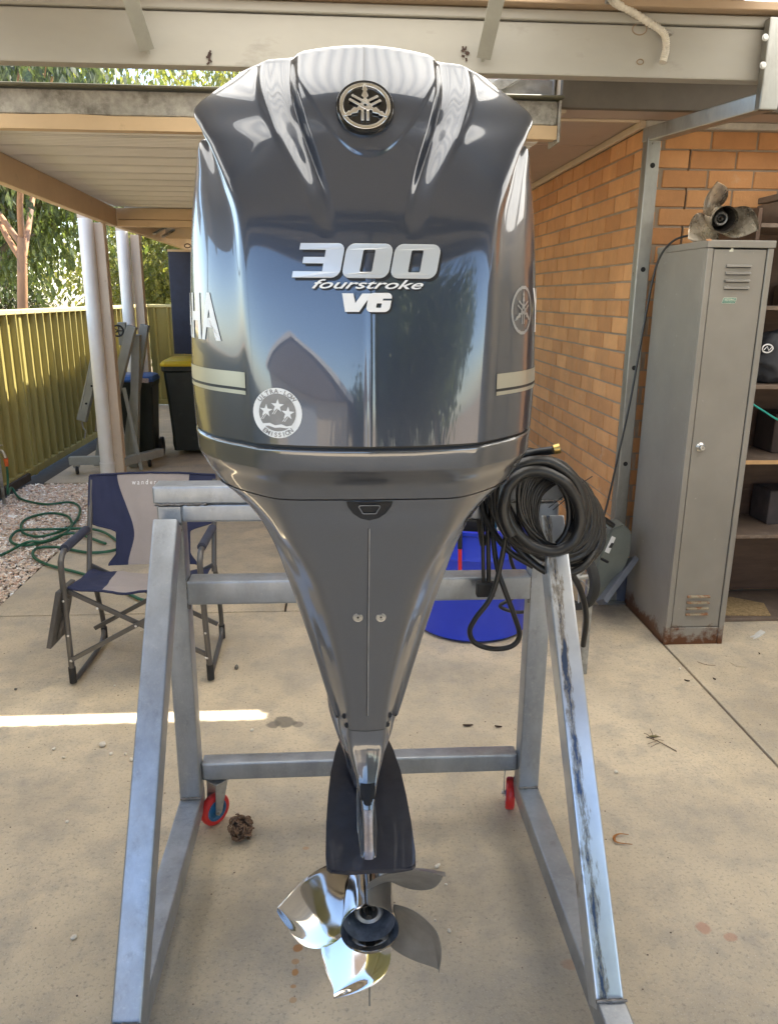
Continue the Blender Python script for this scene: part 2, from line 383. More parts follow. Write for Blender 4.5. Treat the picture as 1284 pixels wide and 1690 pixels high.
# corrugated sheets; roof climbs gently towards the camera, translucent sheets added among the steel ones to brighten the floor
def corr(x0, x1, y0, y1, mat, name='roof_sheet', dz0=0):
    bm = B(); n = int((x1-x0)/.0127); rows = []
    zf = lambda y: 2.722+(3.74-y)*.055
    for i in range(n+1):
        x = x0+(x1-x0)*i/n; dz = dz0+.009*math.sin(x/.076*2*math.pi)
        rows.append([bm.verts.new((x, y, zf(y)+dz)) for y in (y0, (y0+y1)/2, y1)])
    grid_faces(bm, rows); obj(name, bm, mat, ours, smooth=True, sharp=80)
def roofpart(x0, x1):
    return SKYL if any(a <= x0 < c for a, c in ((-.75, .6), (1.35, 2.0))) else ROOFM
x = -4.5
while x < 4.6:
    kk = round((x+4.5)/.76); sk_ = kk in (3, 5, 6, 8, 9, 10); corr(x-.004, x+.768, .98 if sk_ else -.95, 3.784, SKYL if sk_ else ROOFM, dz0=.0016*(kk % 2))
    if sk_: corr(x-.004, x+.768, -.95, 1.08, ROOFM, dz0=.0016*(kk % 2)+.004)
    x += .76
for y in (2.25, .95, -.35, -.9):
    bm = B(); z = 2.71+(3.74-y)*.055; bb(bm, (-4.5, y, z-.115), (4.6, y+.05, z-.012), .004); obj('purlin', bm, GREYPAINT, ours)
for x in (-4.45, 4.5):
    for y in (3.3, -.9):
        bm = B(); bb(bm, (x, y, 0), (x+.09, y+.09, 2.45 if y > 0 else 2.85), .006); obj('post', bm, GREYPAINT, ours)
# paint holes / scuffs on the beam
for px, py in ((345, 97), (768, 88)):
    p = PY(px, py, 3.297); bm = B(); rr = random.Random(px)
    for k in range(9): box(bm, p+Vector((rr.uniform(-.012, .012), rr.uniform(-.003, 0), rr.uniform(-.022, .022))), (.006, .003, .012), Matrix.Rotation(rr.random()*3, 3, 'Y'))
    o = obj('torn_paint_flake', bm, M('dark_scrap', (.05, .03, .025), .9), ours); o['kind'] = 'stuff'
for px, py, r_ in ((1055, 48, .028), (1056, 102, .013)):
    p = PY(px, py, 3.298); bm = B()
    tube(bm, [p+Vector((math.cos(a)*r_, 0, math.sin(a)*r_*.7)) for a in [6.283*k/20 for k in range(20)]], .0018, 5, True); obj('bolt_ring', bm, M('brown_stain', (.28, .2, .13), .8), ours, smooth=True)
# conduit
con = thing('conduit', 'ribbed cream flexible conduit clipped to the grey beam at top right', 'conduit', PY(1090, 100, 3.27))
path = catmull([PY(1000, -25, 3.0), PY(1012, 2, 3.2), PY(1040, 18, 3.262), PY(1072, 38, 3.275), PY(1092, 52, 3.272), PY(1098, 66, 3.27), PY(1098, 84, 3.27), PY(1093, 103, 3.262)], 22)
rad = [.0135+.0016*math.sin(i*1.6) for i in range(len(path))]
bm = B(); tube(bm, path, .0135, 12, radii=rad); obj('hose', bm, M('conduit_plastic', (.62, .58, .50), .45), con, smooth=True, sharp=60)
for p in (PY(1100, 55, 3.285), PY(1006, 3, 3.23)):
    bm = B(); box(bm, p, (.036, .02, .014), None, .003); cyl(bm, p+Vector((.016, -.012, 0)), p+Vector((.016, .0, 0)), .008, seg=10); obj('clip', bm, GALVOLD, con)

# ------------------------------------------------------------------ bracket arm and post of raw steel at the corner
RAW = M('raw_rhs_steel', (.36, .36, .34), .38, .8, var=.2, vs=10, dirt=(.17, .165, .15), dirt_amt=(.5, .72), ds=5, rv=.12, stretch=(1, 1, .35))
post = thing('steel_post', 'raw steel post at the brick corner with a cranked arm up to the beam', 'post', (1.50, 3.96, 0))
bm = B(); bb(bm, (1.475, 3.925, 0.006), (1.54, 3.99, 2.36), .005, 2); obj('column', bm, RAW, post)
bm = B(); bb(bm, (1.43, 3.88, 0), (1.58, 4.03, .006), .001); obj('base_plate', bm, RAW, post)
a0 = Vector((1.507, 3.957, 2.375)); a1 = Vector((1.685, 3.29, 2.370))
bm = B(); bar(bm, a0+Vector((-.01, .03, 0)), a1+Vector((0, -.02, 0)), .065, .065, bev=.005); obj('arm', bm, RAW, post)
bm = B(); bb(bm, (1.648, 3.235, 2.335), (1.721, 3.278, 2.655), .005, 2); obj('hanger', bm, RAW, post)
DK = M('dark_hole', (.012, .012, .012), .9)
for z in (2.235, 1.28, .78, 1.76):
    bm = B(); cyl(bm, (1.508, 3.9235, z), (1.508, 3.935, z), .012, seg=20); obj('bolt_hole', bm, DK, post)
for px, py in ((1262, 62), (1258, 108)):
    p = PY(px, py, 3.234); bm = B(); lathe(bm, [(0, .006), (.008, .006), (.008, .003), (.013, .002), (.013, 0)], p, (0, -1, 0), 16); obj('bolt', bm, GALV, post)

# ------------------------------------------------------------------ the far carport
far = thing('carport', 'low carport with ribbed steel deck on cream beams beyond the motor', 'carport', (-1.8, 3.75, 0))
fx0 = -3.2
bm = B(); bb(bm, (fx0, 3.80, 2.375), (1.00, 3.86, 2.475), .004); obj('front_beam', bm, GALVOLD, far)
bm = B()   # the cream strip left where the galvanised layer has peeled: ragged upper edge
n = 90; xs = [fx0+(1.0-fx0)*i/n for i in range(n+1)]; rr = random.Random(5); top = [2.372+.010*noise.noise(Vector((x*3, 0, 0)))+.004*noise.noise(Vector((x*17, 2, 0))) for x in xs]
pts = [(x, 2.315) for x in xs]+[(x, z) for x, z in zip(xs[::-1], top[::-1])]
prism(bm, pts, 3.792, 3.799, lambda u, v, w_: Vector((u, w_, v))); obj('peeled_paint_strip', bm, CREAM, far)
bm = B(); bb(bm, (fx0, 3.80, 2.316), (1.00, 3.86, 2.374), .003); obj('front_beam', bm, CREAM, far)
bm = B(); bb(bm, (fx0, 3.765, 2.479), (1.02, 3.90, 2.492), .003); obj('drip_edge', bm, M('dark_olive_gutter', (.10, .095, .06), .5), far)
bm = B(); bb(bm, (1.002, 3.78, 2.30), (1.012, 3.95, 2.475), .002); obj('end_plate', bm, GALVOLD, far)
for dz in (.05, .12):
    bm = B(); cyl(bm, (.975, 3.796, 2.33+dz+.0), (.975, 3.79, 2.33+dz), .009, seg=12); obj('bolt', bm, GALVOLD, far)
# deck: pans with ribs along x
def deck(y0, y1, x0, x1, z, nm='deck_pan'):
    y = y0
    while y < y1-.05:
        w_ = min(.30, y1-y); bm = B(); prof = [(0, .0), (.012, 0), (.016, .045), (.02, .0)]
        for k in range(1, 7): c = .02+(w_-.02)*k/7; prof += [(c-.014, 0), (c-.009, .012), (c+.009, .012), (c+.014, 0)]
        prof += [(w_-.004, 0)]
        rows = [[bm.verts.new((x, y+u, z+v)) for x in (x0, x1)] for u, v in prof]; grid_faces(bm, rows)
        rows = [[bm.verts.new((x, y+u, z+.055)) for x in (x0, x1)] for u in (0, w_-.004)]; grid_faces(bm, rows)
        obj(nm, bm, DECK, far); y += .30
deck(3.9, 7.42, -1.95, 1.0, 2.365)
bm = B(); bb(bm, (-1.98, 3.9, 2.422), (1.0, 7.6, 2.44)); obj('roof_top', bm, GALVOLD, far)
SB0, SB1 = Vector((-1.80, 3.87, 2.285)), Vector((-1.985, 7.52, 2.285))
bm = B(); bar(bm, SB0, SB1, .06, .155, bev=.004); obj('side_beam', bm, CREAM, far)
bm = B(); bb(bm, (-1.94, 7.46, 2.265), (1.0, 7.52, 2.362), .004); obj('cross_beam', bm, CREAM, far)
bm = B(); bb(bm, (-1.94, 7.452, 2.205), (1.0, 7.53, 2.262), .003); obj('cross_beam', bm, CREAM, far)
bm = B(); bar(bm, (-1.97, 7.6, 2.285), (-2.02, 11.6, 2.285), .06, .155, bev=.004); obj('side_beam', bm, CREAM, far)
deck(7.56, 12.0, -1.9, 1.0, 2.365)
for y in (9.3, 10.9):
    bm = B(); bb(bm, (-1.9, y, 2.23), (1.0, y+.06, 2.36), .004); obj('cross_beam', bm, CREAM, far)
bm = B(); bb(bm, (-2.0, 7.61, 2.422), (1.0, 9.2, 2.44)); obj('roof_top', bm, GALVOLD, far)
bm = B(); bb(bm, (-2.05, 9.201, 2.422), (1.0, 13.2, 2.44)); obj('roof_top', bm, GALVOLD, far)  # roof carried farther back, out of view, to shade the far fence
for y in (8.5, 8.9):
    bm = B(); bar(bm, (-1.85, y, 2.22), (-1.80, y+.5, 2.34), .03, .02); obj('hanger_strap', bm, GALVOLD, far)
for (x, y, zt) in ((-2.02, 7.19, 2.21), (-2.05, 8.55, 2.21)):
    bm = B(); bb(bm, (x-.045, y-.045, 0), (x+.045, y+.045, zt), .004); obj('column', bm, CREAM2, far)
bm = B(); bb(bm, (.93, 7.45, 0), (.99, 7.51, 2.3), .004); obj('column', bm, CREAM2, far)
for i, (x, y, zt) in enumerate(((-2.115, 7.12, 2.24), (-2.16, 8.46, 2.24))):
    dp = thing('downpipe', ('nearer' if i == 0 else 'farther')+' of the two round white pipes strapped beside the cream carport columns', 'pipe', (x, y, 0), group='white pipes beside the carport columns')
    bm = B(); cyl(bm, (x, y, .12), (x, y, zt), .060, seg=28); obj('pipe', bm, PVC, dp, smooth=True)
    bm = B(); cyl(bm, (x, y, 0), (x, y, .14), .066, seg=28); obj('socket', bm, PVC, dp, smooth=True)
    bm = B(); bb(bm, (x-.05, y-.05, zt), (x+.05, y+.05, zt+.03), .003); obj('cap', bm, CREAM2, dp)

bm = B(); bb(bm, (1.03, 3.60, 2.655), (5.0, 3.84, 2.665)); obj('sun_stop_strip', bm, GALV, eave)  # added unseen strip, stops the sun through the roof gap on this side
# gutter glimpsed to the right of the motor
gt = thing('roof_gutter', 'short galvanised gutter end above the far carport end plate', 'gutter', (.9, 3.9, 2.5))
bm = B(); prism(bm, [(3.91, 2.50), (4.01, 2.50), (4.01, 2.60), (4.005, 2.60), (4.005, 2.505), (3.915, 2.505), (3.915, 2.585), (3.91, 2.585)], .62, 1.0, lambda u, v, w_: Vector((w_, u, v))); obj('trough', bm, GALV, gt)
bm = B(); bar(bm, (.66, 3.89, 2.505), (.93, 3.89, 2.66), .02, .05); obj('brace', bm, GALVOLD, gt)
bm = B(); bb(bm, (1.002, 3.905, 2.494), (1.008, 4.015, 2.61)); obj('end_cap', bm, GALV, gt)

# ------------------------------------------------------------------ fence: steel panels, cap rails, posts
def fence_run(x, y0, n, label, wd=2.36, ax='y', zt=1.49, sgn=1):
    f = thing('steel_fence', label, 'fence', (x, y0, 0) if ax == 'y' else (y0, x, 0))
    P_ = (lambda u, d, z: Vector((x+d*sgn, y0+u, z))) if ax == 'y' else (lambda u, d, z: Vector((y0+u, x+d*sgn, z)))
    for k in range(n):
        u0 = k*wd; bm = B(); prof = []; u = .04
        while u < wd-.10:
            prof += [(u, 0), (u+.070, 0), (u+.078, .030), (u+.086, .046), (u+.104, .046), (u+.112, .030), (u+.120, 0)]; u += .19
        prof += [(wd-.04, 0)]
        grid_faces(bm, [[bm.verts.new(P_(u0+uu, d, z)) for z in (.06, zt-.03)] for uu, d in prof]); obj('ribbed_panel', bm, FENCE, f)
        bm = B(); a, c = P_(u0, -.02, zt-.045), P_(u0+wd-.002, .045, zt); bb(bm, (min(a.x, c.x), min(a.y, c.y), a.z), (max(a.x, c.x), max(a.y, c.y), c.z), .006); obj('top_rail', bm, FENCECAP, f)
        bm = B(); a, c = P_(u0, -.02, .02), P_(u0+wd-.002, .042, .09); bb(bm, (min(a.x, c.x), min(a.y, c.y), a.z), (max(a.x, c.x), max(a.y, c.y), c.z), .004); obj('bottom_rail', bm, FENCE, f)
    for k in range(n+1):
        bm = B(); a, c = P_(k*wd-.03, -.024, 0), P_(k*wd+.03, .028, zt-.048); bb(bm, (min(a.x, c.x), min(a.y, c.y), a.z), (max(a.x, c.x), max(a.y, c.y), c.z), .004); obj('post', bm, FENCE, f)
    return f
fence_run(-2.83, 2.55, 4, 'olive green ribbed steel fence running back on the left, half in sun')
fence_run(12.05, -2.83, 3, 'dark olive steel fence closing the yard behind the bins', ax='x', sgn=-1)
# navy shade panel
nv = thing('shade_panel', 'dark navy panel hanging beside the wheelie bins under the far carport', 'panel', (-1.3, 9.55, 1.0))
bm = B(); bb(bm, (-1.93, 9.50, .95), (.3, 9.53, 2.10), .004); obj('sheet', bm, M('navy_sheet', (.018, .024, .055), .5, var=.2), nv)
bm = B()
bb(bm, (-1.93, 9.48, 2.10), (.3, 9.55, 2.125), .003); obj('top_bar', bm, CREAM, nv)
for k in range(9):
    bm = B(); c = Vector((-1.70+k*.075, 9.50, 2.165-.008*k)); tube(bm, [c+Vector((math.cos(a)*.034, (.008 if k % 2 else -.008), math.sin(a)*.022)) for a in [6.283*j/14 for j in range(14)]], .007, 6, True); obj('chain_link', bm, M('rusty_chain', (.09, .06, .045), .7, .3), nv, smooth=True)

# ------------------------------------------------------------------ gum trees beyond the fence (and some behind the camera, for the paint to mirror)
def leafmat(name, c1, c2):
    m, t, b = newmat(name); n_ = noise_n(t, 1.7, 3, .7); n2 = noise_n(t, 35, 2, .5)
    c = mixc(t, ramp(t, n_, .35, .65), c1, c2); c = mixc(t, ramp(t, n2, .45, .7), c, tuple(x*1.7 for x in c2))
    t.links.new(c, b.inputs['Base Color']); b.inputs['Roughness'].default_value = .5
    tr = N(t, 'ShaderNodeBsdfTranslucent'); t.links.new(mixc(t, 1.0, c, (1.3, 1.5, .7), 'MULTIPLY'), tr.inputs[0]); mx = N(t, 'ShaderNodeMixShader'); mx.inputs[0].default_value = .4
    t.links.new(b.outputs[0], mx.inputs[1]); t.links.new(tr.outputs[0], mx.inputs[2]); t.links.new(mx.outputs[0], t.nodes['Material Output'].inputs[0]); return m
LEAF = leafmat('gum_leaves', (.055, .075, .025), (.12, .14, .045)); LEAF2 = leafmat('yellow_green_leaves', (.12, .13, .03), (.22, .20, .06)); LEAF3 = leafmat('dark_leaves', (.03, .04, .022), (.065, .075, .035))
BARK = M('gum_bark', (.42, .22, .11), .85, var=.25, vs=3, dirt=(.16, .11, .08), dirt_amt=(.5, .65), ds=3, bmp=.3, stretch=(1, 1, .3))
BARKG = M('grey_bark', (.24, .20, .15), .9, var=.25, vs=5, bmp=.3, stretch=(1, 1, .3))
def tree(loc, h, spread, seed, label, leaf, bark, nleaf=16000, tr=.16, lean=(0, 0), leafsz=.11, droop=.8, base=.35, cat='tree', name='gum_tree'):
    rg = random.Random(seed); t_ = thing(name, label, cat, loc)
    O = Vector(loc); ends = []; bm = B()
    def limb(p, d, L, r_, depth):
        pts = [p.copy()]; q = p.copy(); dd = d.normalized()
        n = 6
        for k in range(n):
            dd = (dd+Vector((rg.uniform(-.22, .22), rg.uniform(-.22, .22), rg.uniform(-.06, .16)))).normalized(); q = q+dd*L/n; pts.append(q.copy())
            if depth and k >= 1 and rg.random() < (.85 if depth > 1 else .7):
                a = rg.random()*6.283; sd_ = (dd*.5+Vector((math.cos(a), math.sin(a), rg.uniform(-.1, .5)))).normalized()
                limb(q, sd_, L*rg.uniform(.42, .62), r_*(1-.55*k/n)*.55, depth-1)
            if depth <= 1 and k >= 2: ends.append(q.copy())
        sm = catmull(pts, 3); tube(bm, sm, r_, 8 if depth > 1 else 5, radii=[r_*(1-.62*i/len(sm)) for i in range(len(sm))])
    d0 = Vector((lean[0], lean[1], 1))
    trunk_top = O+d0*h*base; sm = catmull([O+Vector((0, 0, -.05)), O+d0*h*base*.5+Vector((rg.uniform(-.1, .1), 0, 0)), trunk_top], 8)
    tube(bm, sm, tr, 12, radii=[tr*(1.25-.45*i/len(sm)) for i in range(len(sm))])
    for k in range(4):
        a = rg.random()*6.283+k*1.6; limb(trunk_top-Vector((0, 0, .1*k)), Vector((math.cos(a)*spread, math.sin(a)*spread, 1.0)), h*(1-base)*rg.uniform(.6, .8), tr*.62, 2)
    obj('trunk', bm, bark, t_, smooth=True, sharp=70)
    nr = np.random.default_rng(seed); E_ = np.array([e[:] for e in ends]); idx = nr.integers(0, len(E_), nleaf)
    cl = E_+nr.normal(0, .12, E_.shape); c = cl[idx]+nr.normal(0, 1, (nleaf, 3))*np.array([.26, .26, .30]); c[:, 2] -= np.abs(nr.normal(0, .22, nleaf))
    ln = leafsz*nr.uniform(.6, 1.35, nleaf)[:, None]; wd = ln*nr.uniform(.14, .26, nleaf)[:, None]
    dirv = nr.normal(0, .55, (nleaf, 3)); dirv[:, 2] = -np.abs(dirv[:, 2])-droop; dirv /= np.linalg.norm(dirv, axis=1)[:, None]
    sd_ = np.cross(dirv, nr.normal(0, 1, (nleaf, 3))); sd_ /= np.linalg.norm(sd_, axis=1)[:, None]
    V = np.stack([c, c+dirv*ln*.45+sd_*wd, c+dirv*ln, c+dirv*ln*.5-sd_*wd], 1).reshape(-1, 3)
    me = bpy.data.meshes.new('crown'); me.vertices.add(len(V)); me.vertices.foreach_set('co', (V).ravel())
    me.loops.add(nleaf*4); me.loops.foreach_set('vertex_index', np.arange(nleaf*4)); me.polygons.add(nleaf); me.polygons.foreach_set('loop_start', np.arange(nleaf)*4); me.update(calc_edges=True)
    o = link('crown', me, leaf, t_); o['kind'] = 'stuff'
    return t_
tree((-3.62, 9.6, 0), 5.6, .75, 1, 'dark drooping gum tree with forked orange trunk over the sunlit fence', LEAF3, BARK, 8000, .060, (.02, 0), base=.40, droop=1.5, leafsz=.13)
tree((-5.5, 11.6, 0), 4.9, .9, 2, 'grey green gum at the far left edge over the fence', LEAF, BARKG, 7000, .09, (.1, 0), droop=1.5, leafsz=.14)
tree((-3.3, 13.6, 0), 6.4, .8, 3, 'pale green drooping gum above the middle of the far carport roof', LEAF2, BARKG, 7500, .12, (0, 0), base=.4, droop=1.4, leafsz=.14)
tree((-1.2, 15.2, 0), 7.2, .8, 4, 'yellow green gum tree rising furthest right above the carport roof', LEAF2, BARKG, 26000, .16, (0, 0), base=.4)
tree((-4.0, 16.5, 0), 4.4, 1.3, 6, 'low sunlit yellow bush behind the fence between carport column and navy panel', LEAF2, BARKG, 13000, .08, base=.12, cat='bush', name='bush', droop=.3, leafsz=.12)
tree((-2.4, 15.4, 0), 3.4, 1.3, 16, 'bright yellow and rust bush directly left of the navy panel', LEAF2, BARKG, 13000, .07, base=.10, cat='bush', name='bush', droop=.2, leafsz=.12)
tree((-8.0, 17, 0), 3.9, 1.3, 26, 'low dark bush behind the left end of the fence', LEAF3, BARKG, 16000, .07, base=.10, cat='bush', name='bush', droop=.2, leafsz=.14)
# behind the camera
tree((1.6, -8.5, 0), 6.6, .6, 7, 'tall green tree behind the camera on the right', LEAF, BARKG, 14000, .15, leafsz=.2)
tree((3.6, -9.5, 0), 6.0, .7, 8, 'broad gum tree behind the camera far right', LEAF3, BARKG, 14000, .15, leafsz=.2)
tree((.45, -11.5, 0), 3.9, .5, 9, 'slim young tree behind the camera', LEAF, BARKG, 7000, .09, leafsz=.2)
tree((-1.0, -13.5, 0), 3.2, .6, 10, 'small dark tree behind the camera at left', LEAF3, BARKG, 7000, .09, leafsz=.2)

tree((2.9, -7.4, 0), 5.2, .9, 12, 'wide dark tree behind the camera close on the right', LEAF3, BARKG, 16000, .12, leafsz=.22, base=.22)
tree((5.0, -6.2, 0), 5.0, .9, 13, 'bushy tree behind the camera at far right by the driveway', LEAF, BARKG, 14000, .12, leafsz=.22, base=.2)
tree((.9, -15.5, 0), 4.6, .9, 14, 'far low tree behind the camera between the slim tree and the garage', LEAF3, BARKG, 9000, .12, leafsz=.24, base=.2)
# neighbour's garage with gable behind the camera, left; only seen mirrored in the paint
ga = thing('garage', 'cream neighbour garage with brown gable roof behind the camera', 'garage', (-3.4, -10, 0))
bm = B(); bb(bm, (-7.4, -13, 0), (-1.3, -8.2, 2.3)); obj('wall', bm, M('render_cream', (.55, .47, .36), .8, var=.08), ga)
bm = B(); prism(bm, [(-7.8, 2.3), (-.9, 2.3), (-4.35, 3.75)], -13.2, -8.0, lambda u, v, w_: Vector((u, w_, v))); obj('gable_roof', bm, M('roof_brown', (.16, .12, .09), .8), ga)
for s in (-1, 1):
    bm = B(); bar(bm, (-4.35, -7.97, 3.80), (-4.35+s*3.5, -7.97, 2.33), .05, .16, bev=.005); obj('barge_board', bm, M('white_board', (.75, .72, .68), .5), ga)
bm = B(); bb(bm, (-6.2, -8.19, 0), (-3.4, -8.12, 2.05), .01); obj('roller_door', bm, M('door_grey', (.4, .42, .44), .5, stretch=(1, 1, 20)), ga)
fence_run(-2.83, -2.18, 2, 'olive steel fence continuing past the camera on the left')
# right hand side wall of the neighbouring bay
sidew = thing('bay_wall', 'pale rendered side wall of the carport bay, off to the right', 'wall', (3.3, 0, 0))
bm = B(); bb(bm, (3.3, -.6, 0), (3.42, 3.2, 2.5), .005); obj('panel', bm, M('render_cream', (.55, .47, .36), .8), sidew)
for y in (-.1, .9, 1.9, 2.8):
    bm = B(); bb(bm, (3.25, y, 0), (3.298, y+.07, 2.5), .004); obj('stud', bm, GREYPAINT, sidew)

# ================================================================== THE OUTBOARD MOTOR
EX = .050
def paint(name, col, mt=.35, r=.33, ior=1.72):
    m, t, b = newmat(name)
    n_ = noise_n(t, 900, 2, .5); c = mixc(t, ramp(t, n_, .35, .7), tuple(x*.93 for x in col), tuple(x*1.08 for x in col))
    t.links.new(c, b.inputs['Base Color']); b.inputs['Metallic'].default_value = mt; b.inputs['Roughness'].default_value = r
    b.inputs['Coat Weight'].default_value = 1.0; b.inputs['Coat Roughness'].default_value = .018; b.inputs['Coat IOR'].default_value = ior
    t.links.new(ramp(t, noise_n(t, 7, 5, .6), .4, .8, .03, .085), b.inputs['Coat Roughness'])
    return m
PAINT = paint('gloss_blue_grey_paint', (.037, .048, .073), .35); PAINT2 = paint('gloss_grey_paint', (.070, .074, .084), .3, ior=1.88)
BLACKGLOSS = M('black_gloss_plastic', (.006, .006, .007), .12, coat=.6); BLACKMAT = M('black_plastic', (.012, .012, .014), .55)
CHROME = M('bright_silver', (.80, .80, .80), .16, 1.0, var=.03); SILVER = M('silver_decal', (.66, .68, .70), .34, .55, var=.03)
WHITEDEC = M('white_decal', (.78, .78, .78), .4, var=.02); CREAMDEC = M('champagne_decal', (.46, .445, .37), .32, .5, var=.03)
motor = thing('outboard_motor', 'big dark grey outboard motor hanging upright on the steel stand', 'outboard motor', (EX, 1.5, 0))

# control net of the cowl: per column (centre of the aft face -> round the side -> centre front) a list of (x, y, z) upwards
NET = [
 # seam       .          .             .             .             .            .              .             .             rim
 [(0, 1.180, 1.397), (0, 1.187, 1.47), (0, 1.199, 1.56), (0, 1.216, 1.65), (0, 1.240, 1.74), (0, 1.262, 1.80), (0, 1.283, 1.85), (0, 1.298, 1.88), (0, 1.322, 1.930), (0, 1.385, 2.000)],
 [(.09, 1.188, 1.397), (.09, 1.195, 1.47), (.092, 1.206, 1.56), (.093, 1.222, 1.65), (.098, 1.246, 1.74), (.105, 1.270, 1.80), (.113, 1.294, 1.85), (.119, 1.314, 1.88), (.125, 1.345, 1.930), (.125, 1.408, 1.991)],
 [(.168, 1.210, 1.397), (.171, 1.216, 1.47), (.175, 1.225, 1.56), (.179, 1.238, 1.65), (.188, 1.258, 1.735), (.208, 1.288, 1.79), (.232, 1.330, 1.842), (.254, 1.368, 1.880), (.270, 1.420, 1.922), (.213, 1.455, 1.974)],
 [(.200, 1.236, 1.397), (.203, 1.243, 1.47), (.206, 1.252, 1.56), (.208, 1.264, 1.65), (.212, 1.288, 1.735), (.228, 1.322, 1.79), (.246, 1.362, 1.842), (.256, 1.390, 1.868), (.272, 1.455, 1.912), (.230, 1.52, 1.968)],
 [(.262, 1.305, 1.397), (.264, 1.310, 1.47), (.265, 1.316, 1.56), (.264, 1.326, 1.65), (.262, 1.342, 1.735), (.266, 1.368, 1.80), (.272, 1.398, 1.858), (.262, 1.412, 1.870), (.274, 1.49, 1.902), (.243, 1.58, 1.958)],
 [(.303, 1.40, 1.397), (.305, 1.402, 1.47), (.303, 1.405, 1.56), (.300, 1.41, 1.65), (.294, 1.415, 1.735), (.289, 1.43, 1.80), (.283, 1.455, 1.852), (.270, 1.46, 1.860), (.281, 1.54, 1.890), (.250, 1.64, 1.955)],
 [(.317, 1.53, 1.397), (.318, 1.53, 1.47), (.316, 1.53, 1.56), (.312, 1.53, 1.65), (.305, 1.53, 1.735), (.298, 1.53, 1.80), (.289, 1.54, 1.856), (.274, 1.55, 1.864), (.281, 1.60, 1.888), (.250, 1.69, 1.950)],
 [(.300, 1.72, 1.397), (.300, 1.72, 1.47), (.298, 1.72, 1.56), (.294, 1.71, 1.65), (.288, 1.70, 1.735), (.282, 1.70, 1.80), (.274, 1.70, 1.850), (.262, 1.70, 1.857), (.266, 1.72, 1.880), (.235, 1.77, 1.938)],
 [(.215, 1.90, 1.397), (.215, 1.90, 1.47), (.212, 1.89, 1.56), (.208, 1.88, 1.65), (.200, 1.86, 1.735), (.195, 1.85, 1.80), (.190, 1.84, 1.845), (.182, 1.83, 1.850), (.184, 1.84, 1.872), (.160, 1.85, 1.925)],
 [(0, 1.965, 1.397), (0, 1.965, 1.47), (0, 1.955, 1.56), (0, 1.94, 1.65), (0, 1.92, 1.735), (0, 1.90, 1.80), (0, 1.89, 1.84), (0, 1.88, 1.845), (0, 1.88, 1.868), (0, 1.875, 1.918)],
]
def cr1(P, t):
    """Catmull-Rom through the list P at t in 0..len-1"""
    n = len(P); i = min(int(t), n-2); f = t-i
    b, c = P[i], P[i+1]; a = P[i-1] if i > 0 else b*2-c; d = P[i+2] if i+2 < n else c*2-b
    return .5*((2*b)+(c-a)*f+(2*a-5*b+4*c-d)*f*f+(3*b-a-3*c+d)*f**3)
def smooth(a, b, x): x = max(0, min(1, (x-a)/(b-a))); return x*x*(3-2*x)
NV = [[Vector(p) for p in col] for col in NET]
ROWT = []
for seg, n in zip(range(9), (6, 8, 8, 14, 26, 24, 18, 24, 32)): ROWT += [seg+k/n for k in range(n)]
ROWT.append(9.0)
COLT = []
for seg, n in zip(range(9), (84, 64, 12, 8, 8, 8, 8, 8, 8)): COLT += [seg+k/n for k in range(n)]
COLT.append(9.0)
def sculpt(p):
    """grooves, ridges and the raised shield of the upper aft face"""
    x, z = abs(p.x), p.z; d = 0
    s = smooth(1.700, 1.965, z)                       # 0 below, 1 at the rim
    if z > 1.68 and p.y < 1.6:
        g = .057+.060*s**1.1                           # foot of the shield = inner wall of the scoop
        out = g+.030+.020*s
        amp = .021*smooth(1.70, 1.88, z)
        if g-.009 < x <= g+.007: d += amp*smooth(g-.009, g+.007, x)
        elif g+.007 < x < out: d += amp*(1-smooth(g+.007, out, x))
        d -= .0045*math.exp(-((x-out)/.007)**2)*smooth(1.76, 1.95, z)
        if z > 1.80:
            sh = .112*min(1, ((z-1.822)/.13))**.55 if z > 1.822 else 0
            d -= .0030*(1-smooth(sh-.008, sh+.002, x))*smooth(1.820, 1.838, z)*(1-smooth(g-.012, g, x))
    # faint centre ridge
    d -= .0028*math.exp(-(x/.006)**2)*(1-smooth(1.60, 1.72, z))-.0
    return d
bm = B(); G = []
for rt_ in ROWT:
    cp = [cr1(col, rt_) for col in NV]
    cpx = [Vector((-cp[1].x, cp[1].y, cp[1].z))]+cp+[Vector((-cp[-2].x, cp[-2].y, cp[-2].z))]
    half = [cr1(cpx, ct+1) for ct in COLT]
    for p in half: p.y += sculpt(p)
    for p in half: p.x = max(0, p.x)
    half[0].x = 0; half[-1].x = 0
    ring = [bm.verts.new((EX-p.x, p.y, p.z)) for p in half[::-1]]
    ring = ring[:-1]
    ring += [bm.verts.new((EX+p.x, p.y, p.z)) for p in half[:-1]]
    G.append(ring)
G0 = G
# fold the rim over into a low crown
rim = [v.co.copy() for v in G[-1]]; cen = Vector((EX, 1.66, 1.99))
for f_, dz in ((.985, .0045), (.955, .009), (.88, .014), (.75, .020), (.5, .027), (.25, .030)):
    G.append([bm.verts.new(Vector((cen.x+(p.x-cen.x)*f_, cen.y+(p.y-cen.y)*f_, p.z+(cen.z-.0-p.z)*(1-f_)+dz*(.9)))) for p in rim])
grid_faces(bm, G, True); top = bm.verts.new((EX, 1.66, 2.022)); last = G[-1]
for k in range(len(last)): bm.faces.new((last[k], last[(k+1) % len(last)], top))
# turned-in lower lip
low = [bm.verts.new(Vector((EX+(v.co.x-EX)*.985, 1.55+(v.co.y-1.55)*.985, 1.3975))) for v in G[0]]
grid_faces(bm, [low, G[0]], True)
bmesh.ops.recalc_face_normals(bm, faces=bm.faces)
COWL = BVHTree.FromBMesh(bm)
cowling = obj('cowling', bm, PAINT, motor, smooth=True, sharp=32)

